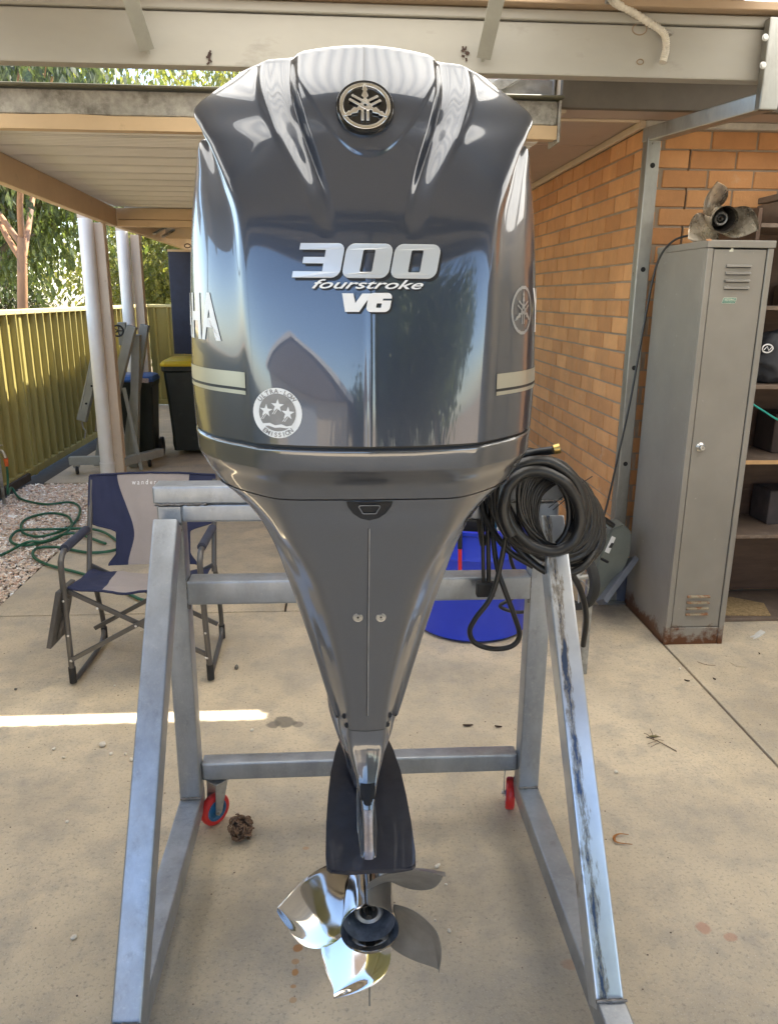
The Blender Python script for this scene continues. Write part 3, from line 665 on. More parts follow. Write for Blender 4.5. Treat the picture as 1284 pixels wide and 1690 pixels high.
# lower pan: from the seam to the second seam, then the long apron
def Zc(y, Y):  return PY(605, y, Y).z
def Wc(hw, y, Y): p = PY(605, y, Y); return hw*((p-EYE).dot(fw))/1280
SIL = [(700, 281), (715, 280), (735, 270), (760, 254), (785, 228), (803, 205), (825, 185), (840, 172), (870, 157), (898, 144), (963, 120), (1020, 101), (1060, 88), (1105, 74), (1147, 61), (1170, 54), (1206, 38), (1230, 34)]
def Iy(Y, z): d = Vector((0, Y, z))-EYE; return 845-1280*d.dot(up)/d.dot(fw)
def Ws(Y, z):
    y = Iy(Y, z)
    for (a, p), (c, q) in zip(SIL, SIL[1:]):
        if y <= c: break
    return (p+(q-p)*(y-a)/(c-a))*(Vector((0.0, Y, z))-EYE).dot(fw)/1280
def section(hw_face, hw_sil, Ya, z, depth, n=8):
    """one half section of the pan / apron: flat aft face, bevel, side, rounded front"""
    fa, si = hw_face, hw_sil
    return [Vector((0, Ya-.002, z)), Vector((fa*.5, Ya+.002, z)), Vector((fa*.93, Ya+.006, z)), Vector((fa+(si-fa)*.30, Ya+.022, z)), Vector((fa+(si-fa)*.72, Ya+depth*.15+.012, z)),
            Vector((si, Ya+depth*.34, z)), Vector((si*.99, Ya+depth*.6, z)), Vector((si*.72, Ya+depth*.92, z)), Vector((0, Ya+depth, z))]
def loft(rows, name, mat, n=6, subc=6, sharp=35, capb=True, capt=True, parent=motor, rings_=None):
    bm = B(); G = []
    tt = [k/n for k in range((len(rows)-1)*n)]+[len(rows)-1]
    for t in tt:
        cp = [cr1([r[i] for r in rows], t) for i in range(len(rows[0]))]
        m_ = len(cp)-1; half = [cr1(cp, k/subc) for k in range(m_*subc)]+[cp[-1]]
        for p in half: p.x = max(0, p.x)
        ring = [bm.verts.new((EX-p.x, p.y, p.z)) for p in half[::-1]][:-1]+[bm.verts.new((EX+p.x, p.y, p.z)) for p in half[:-1]]
        ring[0].co.x = EX; G.append(ring)
    grid_faces(bm, G, True)
    if capb: bm.faces.new(G[0])
    if capt: bm.faces.new(G[-1])
    bmesh.ops.recalc_face_normals(bm, faces=bm.faces); tree_ = BVHTree.FromBMesh(bm)
    o = obj(name, bm, mat, parent, smooth=True, sharp=sharp)
    return o, tree_
def netrow(i, sc=1.0, dz=0, dy=0):
    return [Vector((p[i].x*sc, 1.55+(p[i].y-1.55)*sc+dy, p[i].z+dz)) for p in NV]
# black strip standing in for the shaded gap under the cowl
r0 = netrow(0, .978, .004); r1 = netrow(0, .978, -.012)
loft([r0, r1], 'shadow_gap_strip', BLACKMAT, 1, 8)
def blend(a, b, f): return [p.lerp(q, f) for p, q in zip(a, b)]
pa = netrow(0, .992, -.006); pa2 = netrow(0, 1.0, -.010); pb = netrow(0, .985, -.032, .002)
for p in pb: p.z -= .0
sec820 = section(Wc(150, 820, 1.235), Wc(186, 820, 1.235)+.012, 1.236, Zc(822, 1.236), .60)
sec820 = sec820[:1]+[sec820[1]]+sec820[2:]
# same number of control points (10) for every pan row
def sec10(f, s, Ya, z, depth, bulge=0.0, drop=0.0):
    q = [(0, 0), (f*.5, .002), (f*.94, .007), (f+(s-f)*.28, .024+depth*.023), (f+(s-f)*.69, .033+depth*.11), (s*.985, depth*.28), (s, depth*.42), (s*.93, depth*.70), (s*.6, depth*.93), (0, depth)]
    return [Vector((x, Ya+y, z+drop*(y/depth))) for x, y in q]
def panrow(z, Ya, f, dp, mix):
    n_ = netrow(0, 1.0); sx = min(.995, Ws(1.42, z)/.307)
    n_ = [Vector((p.x*sx, Ya+(p.y-1.18)*(dp/.785), z)) for p in n_]
    q = sec10(f, Ws(Ya+.33*dp, z), Ya, z, dp)
    return blend(n_, q, mix)
p05 = panrow(1.375, 1.1810, .17, .775, 0); p1 = panrow(1.359, 1.1840, .17, .77, 0); p15 = panrow(1.3535, 1.1885, .168, .74, .12); p17 = panrow(1.343, 1.2025, .162, .69, .45); p2 = panrow(1.325, 1.224, .155, .62, .8)
zs_ = Zc(824, 1.236); p3 = sec10(.150, Ws(1.236+.36*.56, zs_), 1.236, zs_, .56)
loft([pa, pa2, p05, p1, p15, p17, p2, p3], 'lower_pan', PAINT2, 7, 8, 28)
# apron, px half widths measured down its length
rowsA = []
for y, f, s, Ya, dp in ((826, 147, 194, 1.240, .56), (845, 143, 172, 1.246, .52), (870, 136, 156, 1.252, .47), (900, 124, 143, 1.261, .43), (940, 101, 127, 1.272, .39), (980, 81, 115, 1.283, .36), (1020, 68, 101, 1.293, .33),
                        (1060, 57, 87, 1.303, .30), (1100, 48, 74, 1.312, .27), (1140, 39, 62, 1.320, .25), (1175, 34, 49, 1.326, .23), (1206, 31, 37, 1.331, .20)):
    z = Zc(y, Ya); rowsA.append(sec10(Wc(f, y, Ya), max(Wc(f, y, Ya)*1.06, Ws(Ya+.38*dp, z)), Ya, z, dp))
apron, APR = loft(rowsA, 'apron', PAINT2, 6, 8, 30)
# dark seams
def onto(tree_, x, z, off=.001):
    h = tree_.ray_cast(Vector((x, .5, z)), Vector((0, 1, 0)))
    return (h[0]+Vector((0, -off, 0))) if h[0] else Vector((x, 1.3, z))
LINE = M('seam_shadow', (.012, .012, .013), .6); LIT = M('seam_edge_lit', (.34, .33, .32), .4, .3)  # dark and pale lines paint shade and a lit edge along the split
bm = B(); zz = [Zc(y, 1.29) for y in range(862, 1207, 14)]
pts = [onto(APR, EX+.0006, z, .0004) for z in zz]; tube(bm, pts, .0011, 5); obj('split_line', bm, LIT, motor)
bm = B(); tube(bm, [p+Vector((-.0016, 0, 0)) for p in pts], .0012, 5); obj('split_line', bm, LINE, motor)
# end cap lip of the apron
bm = B(); zb = rowsA[-1][0].z
# black plug in the apron below the seam
def plate_on(tree_, outline, name, mat, parent, thick=.002, off=.0, sub=None):
    """a small plate whose outline (x, z) follows the surface"""
    me = shape_mesh(outline, thick/2, 0)
    def f(c):
        q = onto(tree_, c.x, c.y, off); return Vector((q.x, q.y-thick/2-c.z, q.z))
    fit(me, f); return link(name, me, mat, parent)
zt = Zc(827, 1.24); hw = Wc(38, 827, 1.24); pl = [(EX-hw, zt-.001), (EX-hw*.93, zt-.010), (EX-hw*.72, zt-.022), (EX-hw*.4, zt-.031), (EX, zt-.035), (EX+hw*.4, zt-.031), (EX+hw*.72, zt-.022), (EX+hw*.93, zt-.010), (EX+hw, zt-.001)]
plug = plate_on(APR, [pl], 'flush_plug', BLACKGLOSS, motor, .004)
def rrect(cx, cz, w_, h_, r_=.3, top=1.0, bot=1.0, n=5):
    pts = []
    for sx, sz, a0 in ((1, 1, 0), (-1, 1, 90), (-1, -1, 180), (1, -1, 270)):
        wv = w_*(top if sz > 0 else bot)
        for k in range(n+1):
            a = R(a0+90*k/n); pts.append((cx+sx*(wv-r_)+r_*math.cos(a), cz+sz*(h_-r_)+r_*math.sin(a)))
    return pts
z0 = zt-.0145
ringo = [rrect(EX, z0, .0185, .0085, .004, 1, .72), rrect(EX, z0, .0165, .0067, .003, 1, .72)]
plate_on(APR, ringo, 'outline_ring', M('dull_grey_print', (.16, .16, .16), .4), plug, .0012, .0045)
for px in (591, 629):
    p = PY(px, 1020, 1.29); q = onto(APR, p.x, p.z, 0); bm = B()
    lathe(bm, [(0, .0012), (.004, .0014), (.0045, .004), (.0055, .004), (.0062, .001), (.0085, .0012), (.0095, -.0005)], q, (0, -1, -.03), 20); sc_ = obj('cover_screw', bm, M('screw_steel', (.42, .41, .38), .3, .9), motor, smooth=True, sharp=50)
    bm = B(); cyl(bm, q+Vector((0, -.0012, 0)), q+Vector((0, -.0022, 0)), .0022, seg=6); obj('socket', bm, BLACKMAT, sc_)
for s in (-1, 1):
    for y, x in ((1187, 37), (1200, 33)):
        Ya = 1.335; xx = EX+s*Wc(x, y, Ya); bm = B(); lathe(bm, [(0, .001), (.003, .001), (.0045, .003), (.006, 0)], onto(APR, xx, Zc(y, Ya), 0), (s*.6, -1, 0), 14); obj('side_screw', bm, BLACKMAT, motor, smooth=True)

e0 = [Vector((p.x*.97, 1.45+(p.y-1.45)*.985, p.z+.003)) for p in rowsA[-1]]; e1 = [Vector((p.x, p.y, p.z-.006)) for p in e0]
loft([e0, e1], 'apron_gasket', BLACKMAT, 1, 8)
# leg: trailing edge below the apron, running down onto the plate
rowsL = []
for y, f, s, Ya, dp in ((1195, 33, 50, 1.352, .24), (1212, 32, 50, 1.350, .25), (1235, 30, 47, 1.346, .26), (1260, 25, 39, 1.337, .27), (1285, 19, 29, 1.325, .27), (1300, 16, 24, 1.316, .27), (1318, 13, 20, 1.305, .28), (1335, 10.5, 16, 1.295, .28),
                        (1360, 9.5, 14, 1.282, .28), (1385, 9.5, 12.5, 1.271, .28), (1405, 10, 12.5, 1.262, .28), (1417, 12, 16, 1.255, .29), (1423, 17, 24, 1.249, .30)):
    z = Zc(y, Ya); rowsL.append(sec10(Wc(f, y, Ya), Wc(s, y, Ya), Ya, z, dp))
leg, LEG = loft(rowsL, 'exhaust_leg', PAINT2, 5, 6, 32)
def legface(y0, y1, hw0, hw1, name, mat, off=.001):
    bm = B(); rows = []
    for k in range(9):
        y = y0+(y1-y0)*k/8; hw_ = (hw0+(hw1-hw0)*k/8)*.00125
        z = Zc(y, 1.31 if y < 1330 else 1.28); rows.append([bm.verts.new(onto(LEG, EX+hw_*u, z, off)) for u in (-1, -.33, .33, 1)])
    grid_faces(bm, rows); r = bmesh.ops.solidify(bm, geom=bm.faces[:], thickness=-.001); return obj(name, bm, mat, leg)
legface(1298, 1323, 12, 11, 'rubber_pad', BLACKMAT, .0025)
legface(1345, 1412, 6.5, 6.5, 'anode_strip', M('worn_anode', (.46, .38, .35), .35, .6, vs=40, var=.3, dirt=(.62, .62, .64), ds=20), .0012)
# mount housing, fatter, ahead of the leg
rowsH = []
for z, s, Ya, dp in ((.96, .070, 1.50, .28), (.88, .078, 1.485, .30), (.80, .083, 1.475, .31), (.74, .080, 1.47, .31), (.68, .064, 1.47, .30), (.62, .045, 1.47, .30), (.592, .04, 1.46, .32)):
    rowsH.append(sec10(s*.55, s, Ya, z, dp))
loft(rowsH, 'mount_housing', PAINT, 5, 6, 40)
# anti-ventilation plate
hp = [(.0, 1.226), (.04, 1.224), (.075, 1.228), (.082, 1.236), (.0845, 1.27), (.0845, 1.36), (.082, 1.45), (.077, 1.54), (.066, 1.63), (.048, 1.72), (.028, 1.80), (0, 1.84)]
ol = [(EX+.004-x*1.03, y) for x, y in hp[::-1]][:-1]+[(EX+.004+x*1.03, y) for x, y in hp[:-1]]
bm = B(); prism(bm, ol, .572, .581); bmesh.ops.bevel(bm, geom=[e for e in bm.edges if abs(e.verts[0].co.z-e.verts[1].co.z) < 1e-5], offset=.0025, segments=2, affect='EDGES')
obj('ventilation_plate', bm, M('dark_navy_plate', (.010, .012, .022), .45, .0, var=.25, vs=15, dirt=(.05, .048, .05), dirt_amt=(.63, .8), ds=40, rv=.12, coat=.3), motor, smooth=True, sharp=30)
# gearcase strut, torpedo and skeg
rowsG = [[Vector((0, 1.40, .575)), Vector((.012, 1.42, .575)), Vector((.022, 1.50, .575)), Vector((.026, 1.62, .575)), Vector((.018, 1.74, .575)), Vector((0, 1.80, .575))],
         [Vector((0, 1.42, .47)), Vector((.012, 1.44, .47)), Vector((.022, 1.50, .47)), Vector((.026, 1.62, .47)), Vector((.018, 1.74, .47)), Vector((0, 1.79, .47))],
         [Vector((0, 1.45, .37)), Vector((.012, 1.46, .37)), Vector((.022, 1.50, .37)), Vector((.026, 1.62, .37)), Vector((.018, 1.74, .37)), Vector((0, 1.79, .37))]]
loft(rowsG, 'gearcase_strut', PAINT, 4, 5, 40)
ZP = .362
bm = B(); lathe(bm, [(.0, 1.97), (.018, 1.962), (.036, 1.93), (.050, 1.87), (.058, 1.78), (.060, 1.66), (.058, 1.55), (.056, 1.475), (0, 1.475)], (EX, 0, ZP), (0, 1, 0), 40); obj('gearcase', bm, PAINT, motor, smooth=True)
bm = B(); sk = [(1.53, ZP-.05), (1.52, ZP-.13), (1.56, ZP-.185), (1.66, ZP-.190), (1.74, ZP-.12), (1.84, ZP-.05)]
prism(bm, sk, EX-.004, EX+.004, lambda u, v, w_: Vector((w_, u, v))); obj('skeg', bm, PAINT, motor)
bm = B(); cyl(bm, (EX, 1.30, .212), (EX, 1.30, .26), .0025, seg=8);
# clamp bracket that carries the motor on the stand's rails
bm = B()
for s in (-1, 1): prism(bm, [(1.74, 1.35), (1.98, 1.35), (2.03, 1.16), (2.015, 1.125), (1.96, .80), (1.90, .80), (1.80, 1.02)], EX+s*.13-.012, EX+s*.13+.012, lambda u, v, w_: Vector((w_, u, v)))
for v in bm.verts: pass
cb = obj('clamp_bracket', bm, PAINT, motor); 
bm = B(); cyl(bm, (EX-.15, 1.86, 1.28), (EX+.15, 1.86, 1.28), .022, seg=20); obj('tilt_tube', bm, PAINT, motor, smooth=True, sharp=50)
bm = B(); bb(bm, (EX-.115, 1.74, .84), (EX+.115, 1.85, 1.24), .02, 3); obj('swivel_bracket', bm, PAINT, motor, smooth=True, sharp=50)
bm = B(); bb(bm, (EX-.142, 1.90, 1.122), (EX+.142, 2.09, 1.142), .004, 2); obj('clamp_plate', bm, PAINT, motor)

# ------------------------------------------------------------------ propeller (separate: polished steel)
def polished(name, col, r_):
    m, t, b = newmat(name); b.inputs['Base Color'].default_value = (*col, 1); b.inputs['Metallic'].default_value = 1
    t.links.new(ramp(t, noise_n(t, 18, 5, .7), .35, .8, r_, r_+.10), b.inputs['Roughness']); bump(t, b, noise_n(t, 9, 3, .5), .05, .004); return m
POL = polished('polished_stainless', (.62, .61, .60), .05); SATIN = M('satin_stainless', (.27, .26, .245), .45, .7, var=.15, vs=20, rv=.08)
DARKIN = M('exhaust_soot', (.17, .18, .20), .5, .25, var=.5, vs=30)
def propeller(parent, C_, axis_M, hub_r, blades, matb, math_, matin, L=.135, tip=.195, pitch=.36, rake=.078):
    """blades: list of angles seen from behind (anticlockwise from +x); built round -y, aft"""
    def T(v): return C_+axis_M @ v
    bm = B(); prof = [(hub_r*.90, 0), (hub_r*.92, -.02), (hub_r*.94, -.06), (hub_r*.95, -.10), (hub_r*.99, -.128), (hub_r*1.04, -.148), (hub_r*1.055, -.155), (hub_r*1.045, -.157), (hub_r*1.0, -.151), (hub_r*.95, -.13)]
    lathe(bm, prof, (0, 0, 0), (0, 1, 0), 56)
    for v in bm.verts: v.co = T(v.co)
    hub = obj('hub', bm, math_, parent, smooth=True, sharp=50)
    bm = B(); lathe(bm, [(hub_r*.95, -.130), (hub_r*.90, -.10), (hub_r*.87, -.04), (hub_r*.86, -.02), (.001, -.02)], (0, 0, 0), (0, 1, 0), 48)
    for v in bm.verts: v.co = T(v.co)
    obj('exhaust_bore', bm, matin, parent, smooth=True, sharp=50)
    bm = B(); lathe(bm, [(.020, -.108), (.026, -.112), (.030, -.108), (.032, -.06), (.034, -.02)], (0, 0, 0), (0, 1, 0), 30); lathe(bm, [(.020, -.108), (.020, -.03)], (0, 0, 0), (0, 1, 0), 30)
    for v in bm.verts: v.co = T(v.co)
    obj('inner_sleeve', bm, SATIN, parent, smooth=True, sharp=40)
    bm = B(); lathe(bm, [(0, -.122), (.006, -.122), (.008, -.112), (.008, -.10), (.015, -.098), (.016, -.04)], (0, 0, 0), (0, 1, 0), 6)
    for v in bm.verts: v.co = T(v.co)
    obj('shaft_nut', bm, M('black_grease', (.015, .014, .012), .5), parent)
    for a_ in blades:
        a0 = R(a_); bm = B(); G1 = []; G2 = []; nr, nc = 26, 22
        for i in range(nr+1):
            s = i/nr; r_ = hub_r*.90+(tip-hub_r*.9)*s
            ch = .078*(math.sin(math.pi*min(1, (.30+.70*s)))**.55 if s < .995 else .06)*(1+.45*s*(1-s)*2)   # chord half length
            ch *= (1-smooth(.60, 1.0, s)*.34)*.95
            if s > .78: ch *= math.sqrt(max(.0, 1-((s-.78)/.22)**2))*.999+.001
            pit = math.atan2(pitch/(2*math.pi), r_); rk = -rake*s; sk = -.12*s*s
            row1, row2 = [], []
            for j in range(nc+1):
                u = -1+2*j/nc; c = ch*u
                tang = c*math.cos(pit); axl = -c*math.sin(pit)*.9-.06; cup = -.012*smooth(.4, 1, u)*smooth(.1, .6, s)
                ang = a0+sk+tang/max(r_, .04)
                # right-handed: leading edge (u=-1) ahead (towards +y)
                rr_ = r_
                y_ = axl+rk+cup
                p = Vector((rr_*math.cos(ang*1.0), y_, rr_*math.sin(ang)))
                th = .0030*(1-u*u)**.5*(1.5-s)+.0006
                row1.append(bm.verts.new(T(p+Vector((0, -th, 0))))); row2.append(bm.verts.new(T(p+Vector((0, th, 0)))))
            G1.append(row1); G2.append(row2)
        grid_faces(bm, G1); grid_faces(bm, [r[::-1] for r in G2])
        for i in range(nr):
            for g in (0, -1): bm.faces.new((G1[i][g], G1[i+1][g], G2[i+1][g], G2[i][g]))
        bm.faces.new([v for v in G1[-1]]+[v for v in G2[-1][::-1]])
        obj('blade', bm, matb[blades.index(a_)] if isinstance(matb, list) else matb, parent, smooth=True, sharp=60)
prop = thing('propeller', 'polished stainless steel propeller at the foot of the outboard motor', 'propeller', (EX, 1.47, ZP))
propeller(prop, Vector((EX+.004, 1.466, ZP)), Matrix.Identity(3), .0575, [172, 254, 326, 44], [POL, POL, SATIN, SATIN], POL, DARKIN)
bm = B(); cyl(bm, (EX+.006, 1.36, .28), (EX+.006, 1.36, .11), .0022, seg=8); bpy_tab = obj('trim_pin', bm, M('dull_steel', (.25, .24, .22), .5, .6), prop)

# ------------------------------------------------------------------ lettering and badges on the cowl
def on_cowl(c, off): return onto(COWL, c.x, c.z, off)
def decal(splines_or_mesh, x, z, name, mat, parent=cowling, thick=.002, off=.0005, is_mesh=False):
    me = splines_or_mesh if is_mesh else shape_mesh(splines_or_mesh, thick/2, thick*.25)
    def f(c):
        q = onto(COWL, x+c.x, z+c.y, off); return Vector((q.x, q.y-thick/2-c.z, q.z))
    fit(me, f); return link(name, me, mat, parent)
def shp(pts, k=.20): return [(x+y*k, y) for x, y in pts]
def rr2(w_, h_, r_, n=5): return rrect(0, 0, w_, h_, r_, n=n)
zN = PY(605, 430, 1.21).z; s_ = 1/1000.
# digits are about .067 wide and .052 high
DW, DH = .0345, .0245
def d0(): return [shp(rr2(DW, DH, .012)), shp(rrect(0, 0, .0095, .0165, .0025))]
def d3():
    W_, H_, t_ = .033, .0245, .0085
    o = [(-W_, H_), (W_-.010, H_)]+[(W_-.010+.010*math.sin(R(a)), H_-.010+.010*math.cos(R(a))) for a in (20, 45, 70, 90)]
    o += [(W_, -H_+.012)]+[(W_-.012+.012*math.cos(R(a)), -H_+.012-.012*math.sin(R(a))) for a in (20, 45, 70, 90)]
    o += [(-W_-.004, -H_), (-W_-.004, -H_+t_), (W_-.0265, -H_+t_), (W_-.0265, -t_*.45), (-W_+.008, -t_*.45), (-W_+.008, t_*.55), (W_-.0265, t_*.55), (W_-.0265, H_-t_), (-W_, H_-t_)]
    return [shp(o)]
NB = .0008
for fn, px in ((d3, 528), (d0, 607), (d0, 687)):
    p = PY(px, 430, 1.215)
    decal(fn(), p.x+.0042, zN-.0042, 'digit_shadow', BLACKMAT, thick=.0006, off=.0003)
    dg = decal(fn(), p.x, zN, 'digit', SILVER, thick=.0018, off=.0010)
def text_decal(s, px, py, Yg, w_, h_, mat, name, shadow=True, shear=.25, off=.0, sp=1.0):
    me = text_mesh(s, 1.0, .0005/.03, shear, offset=off, space=sp); xs = [v.co.x for v in me.vertices]; ys = [v.co.y for v in me.vertices]
    kx = w_/(max(xs)-min(xs)); ky = h_/(max(ys)-min(ys)); cx = (max(xs)+min(xs))/2; cy = (max(ys)+min(ys))/2
    p = PY(px, py, Yg)
    if shadow:
        m2 = me.copy(); fit(m2, lambda c: Vector(((c.x-cx)*kx+.0022, (c.y-cy)*ky-.0025, c.z*.03))); decal(m2, p.x, p.z, name+'_shadow', BLACKMAT, thick=.0004, off=.0003, is_mesh=True)
    fit(me, lambda c: Vector(((c.x-cx)*kx, (c.y-cy)*ky, c.z*.03))); return decal(me, p.x, p.z, name, mat, thick=.0012, off=.0010, is_mesh=True)
text_decal('fourstroke', 607, 469, 1.213, .168, .0135, WHITEDEC, 'script_lettering', shear=.45, off=.012)
VS_ = .016
def V_(): return [[(-.031, .0125), (-.015, .0125), (-.012, -.002), (-.001, .0125), (.0125, .0125), (-.0065, -.0135), (-.027, -.0135)]]
def six():
    o = rr2(.0165, .0135, .006); return [shp(o), shp(rrect(.0, -.0045, .0042, .0035, .0012)), shp([(.0045, .0045), (.024, .0045), (.024, .0072), (.0045, .0072)], .2)]
pv = PY(601, 499, 1.21)
for (sh, dx) in ((V_, -.0015), (lambda: [shp(rr2(.0175, .0135, .007)), shp(rrect(.0005, -.0045, .0042, .0036, .0012))], .0225)):
    decal(sh(), pv.x+dx+.003, pv.z-.003, 'letter_shadow', BLACKMAT, thick=.0006, off=.0003)
    decal(sh(), pv.x+dx, pv.z, 'letter', SILVER if 0 else WHITEDEC, thick=.0016, off=.0010)
decal([shp([(.004, .0030), (.0185, .0030), (.0185, .0056), (.004, .0056)])], pv.x+.0235, pv.z, 'letter_notch', PAINT, thick=.0008, off=.0024)

# round badges: black dish, bright ring, three crossed forks with pointed handles
def fork(rot, R0):
    """one tuning fork: handle towards the ring, prongs the other way; list of outlines"""
    k = R0; a = R(rot)
    handle = [(-.05*k, .30*k), (-.05*k, .36*k), (-.13*k, .44*k), (-.05*k, .66*k), (-.10*k, .72*k), (0, .97*k), (.10*k, .72*k), (.05*k, .66*k), (.13*k, .44*k), (.05*k, .36*k), (.05*k, .30*k)]
    body = [(-.05*k, .30*k), (-.15*k, .20*k), (-.15*k, -.66*k), (-.065*k, -.66*k), (-.065*k, .12*k), (0, .20*k), (.065*k, .12*k), (.065*k, -.66*k), (.15*k, -.66*k), (.15*k, .20*k), (.05*k, .30*k)]
    f = lambda p: (p[0]*math.cos(a)-p[1]*math.sin(a), p[0]*math.sin(a)+p[1]*math.cos(a))
    return [[f(p) for p in handle+body[::-1][1:-1]]]
def circ(r_, n=48): return [(r_*math.cos(6.2832*k/n), r_*math.sin(6.2832*k/n)) for k in range(n)]
pe = PY(602, 182, 1.31); Re = .0405
h1 = onto(COWL, pe.x, pe.z+.03, 0); h2 = onto(COWL, pe.x, pe.z-.03, 0)
vz = (h1-h2).normalized(); nrm = Vector((1, 0, 0)).cross(vz).normalized()
if nrm.y > 0: nrm = -nrm
pc = onto(COWL, pe.x, pe.z, 0)+nrm*.004
MB_ = lambda c, lift=0: pc+Vector((1, 0, 0))*c.x+vz*c.y*1.0+nrm*(c.z+lift)
badge = None
bm = B(); lathe(bm, [(0, .001), (.0385, .001), (.040, .004), (.0425, .004), (.0445, .001), (.0445, -.010)], pc, nrm, 64); badge = obj('round_badge', bm, BLACKGLOSS, cowling, smooth=True, sharp=40)
me = shape_mesh([circ(.0385), circ(.0335)], .0012, .0006); fit(me, lambda c: MB_(c, .0022)); link('badge_ring', me, CHROME, badge)
for i, a in enumerate((0, 120, 240)):
    me = shape_mesh(fork(a, .0375), .0008, .0004); fit(me, lambda c: MB_(c, .0030+i*.0007)); link('badge_fork', me, CHROME, badge)
# side badge on the starboard flank and the side lettering, stripes on both flanks
ARC = {}
def arc_table(s, z):
    k = (s, round(z, 3))
    if k in ARC: return ARC[k]
    c = Vector((EX, 1.55, z)); pts = []
    for i in range(0, 241):
        a = math.pi*i/240; d = Vector((s*math.sin(a), -math.cos(a), 0)); h = COWL.ray_cast(c+d*1.0, -d)
        if h[0]: pts.append((h[0], h[1] if h[1].dot(d) > 0 else -h[1]))
    acc = [0.0]
    for p, q in zip(pts, pts[1:]): acc.append(acc[-1]+(q[0]-p[0]).length)
    ARC[k] = (pts, acc); return ARC[k]
def flank(s, arc, z, off):
    pts, acc = arc_table(s, z)
    for i in range(len(acc)-1):
        if acc[i+1] >= arc: break
    f = (arc-acc[i])/(acc[i+1]-acc[i]); n_ = pts[i][1].lerp(pts[i+1][1], f); return pts[i][0].lerp(pts[i+1][0], f)+n_*off
def arc_at(px, py):
    h = COWL.ray_cast(EYE, ray(px, py).normalized())[0]; s = 1 if h.x > EX else -1
    pts, acc = arc_table(s, h.z); i = min(range(len(pts)), key=lambda i: (pts[i][0]-h).length); return acc[i], h.z
def dens(me, n=1):
    bm = B(); bm.from_mesh(me); bmesh.ops.triangulate(bm, faces=bm.faces[:]); bmesh.ops.subdivide_edges(bm, edges=bm.edges[:], cuts=n, use_grid_fill=True); bm.to_mesh(me); bm.free(); return me
ab, zb_ = arc_at(861, 512)
def flank_decal(me, s, a0, z0, name, mat, off, parent=cowling): fit(me, lambda c: flank(s, a0+c.x, z0+c.y, off)); return link(name, me, mat, parent)
sb = flank_decal(dens(shape_mesh([circ(.039), circ(.0338)], .0002), 1), 1, ab+.004, zb_, 'side_badge_ring', SILVER, .0010)
for i, a in enumerate((0, 120, 240)): flank_decal(dens(shape_mesh(fork(a, .0335), .0002), 1), 1, ab+.004, zb_, 'side_badge_fork', SILVER, .0012+i*.0004, sb)
word = text_mesh('YAMAHA', 1.0, .0, 0, offset=.03, space=1.08); xs = [v.co.x for v in word.vertices]; ys = [v.co.y for v in word.vertices]
cw, chh = (max(xs)-min(xs)), (max(ys)-min(ys)); xm, ym, xn = max(xs), (max(ys)+min(ys))/2, min(xs)
kx, ky = .36/cw, .074/chh
al, zl = arc_at(365, 523)
w1 = word.copy(); fit(w1, lambda c: Vector(((xm-c.x)*kx, (c.y-ym)*ky, 0))); dens(w1); flank_decal(w1, -1, al, zl, 'side_lettering', WHITEDEC, .0012)
w2 = word.copy(); fit(w2, lambda c: Vector(((c.x-xn)*kx, (c.y-ym)*ky, 0))); dens(w2); flank_decal(w2, 1, ab+.052, zb_, 'side_lettering', WHITEDEC, .0012)
for s, px, yy in ((-1, 406, 632), (1, 818, 634)):
    a0, zc0 = arc_at(px, yy)
    for z0, z1, mt in ((.004, .028, CREAMDEC), (-.0065, -.0005, CREAMDEC), (.0005, .0035, BLACKMAT)):
        bm = B(); rows = []
        for k in range(49): rows.append([bm.verts.new(flank(s, a0+.55*k/48, zc0-.012+zz_, .0010)) for zz_ in (z0, (z0+z1)/2, z1)])
        grid_faces(bm, rows); obj('side_stripe', bm, mt, cowling)
# ultra-low emission sticker on the aft face, lower left
ps = PY(460, 678, 1.23); Rs = .0385
STK = M('sticker_white', (.74, .74, .73), .45, var=.02); STG = M('sticker_grey', (.22, .21, .20), .45, var=.12, vs=60)
def cowl_n(me, x, z, name, mat, off, parent=cowling): fit(me, lambda c: onto(COWL, x+c.x, z+c.y, off)+Vector((0, -c.z, 0))); return link(name, me, mat, parent)
stk = cowl_n(dens(shape_mesh([circ(Rs, 40)], .0001), 2), ps.x, ps.z, 'emission_sticker', STK, .0009)
cowl_n(dens(shape_mesh([circ(Rs*.75, 36)], .0001), 2), ps.x, ps.z+.001, 'sticker_field', STG, .0016, stk)
def star(cx, cy, r_, rot=0): return [(cx+(r_ if k % 2 == 0 else r_*.40)*math.sin(R(36*k+rot)), cy+(r_ if k % 2 == 0 else r_*.40)*math.cos(R(36*k+rot))) for k in range(10)]
for cx, cy in ((-.0175, .0035), (.0005, .0115), (.0165, .0005)):
    cowl_n(shape_mesh([star(cx, cy, .0105, 4)], .0001), ps.x, ps.z, 'sticker_star', STK, .0024, stk)
    for k in (0, 1): cowl_n(shape_mesh([[(cx-.009+k*.003, cy-.013), (cx-.0078+k*.003, cy-.013), (cx-.001+k*.003, cy-.0035), (cx-.002+k*.003, cy-.0035)]], .0001), ps.x, ps.z, 'sticker_streak', STK, .0026, stk)
rb_ = [(-.024, -.0165), (-.012, -.0150), (-.004, -.0185), (.006, -.0165), (.014, -.0195), (.024, -.0175), (.024, -.0205), (.014, -.0225), (.004, -.0215), (-.004, -.0225), (-.014, -.0195), (-.024, -.0205)]
cowl_n(shape_mesh([rb_], .0001), ps.x, ps.z, 'sticker_ribbon', STK, .0026, stk)
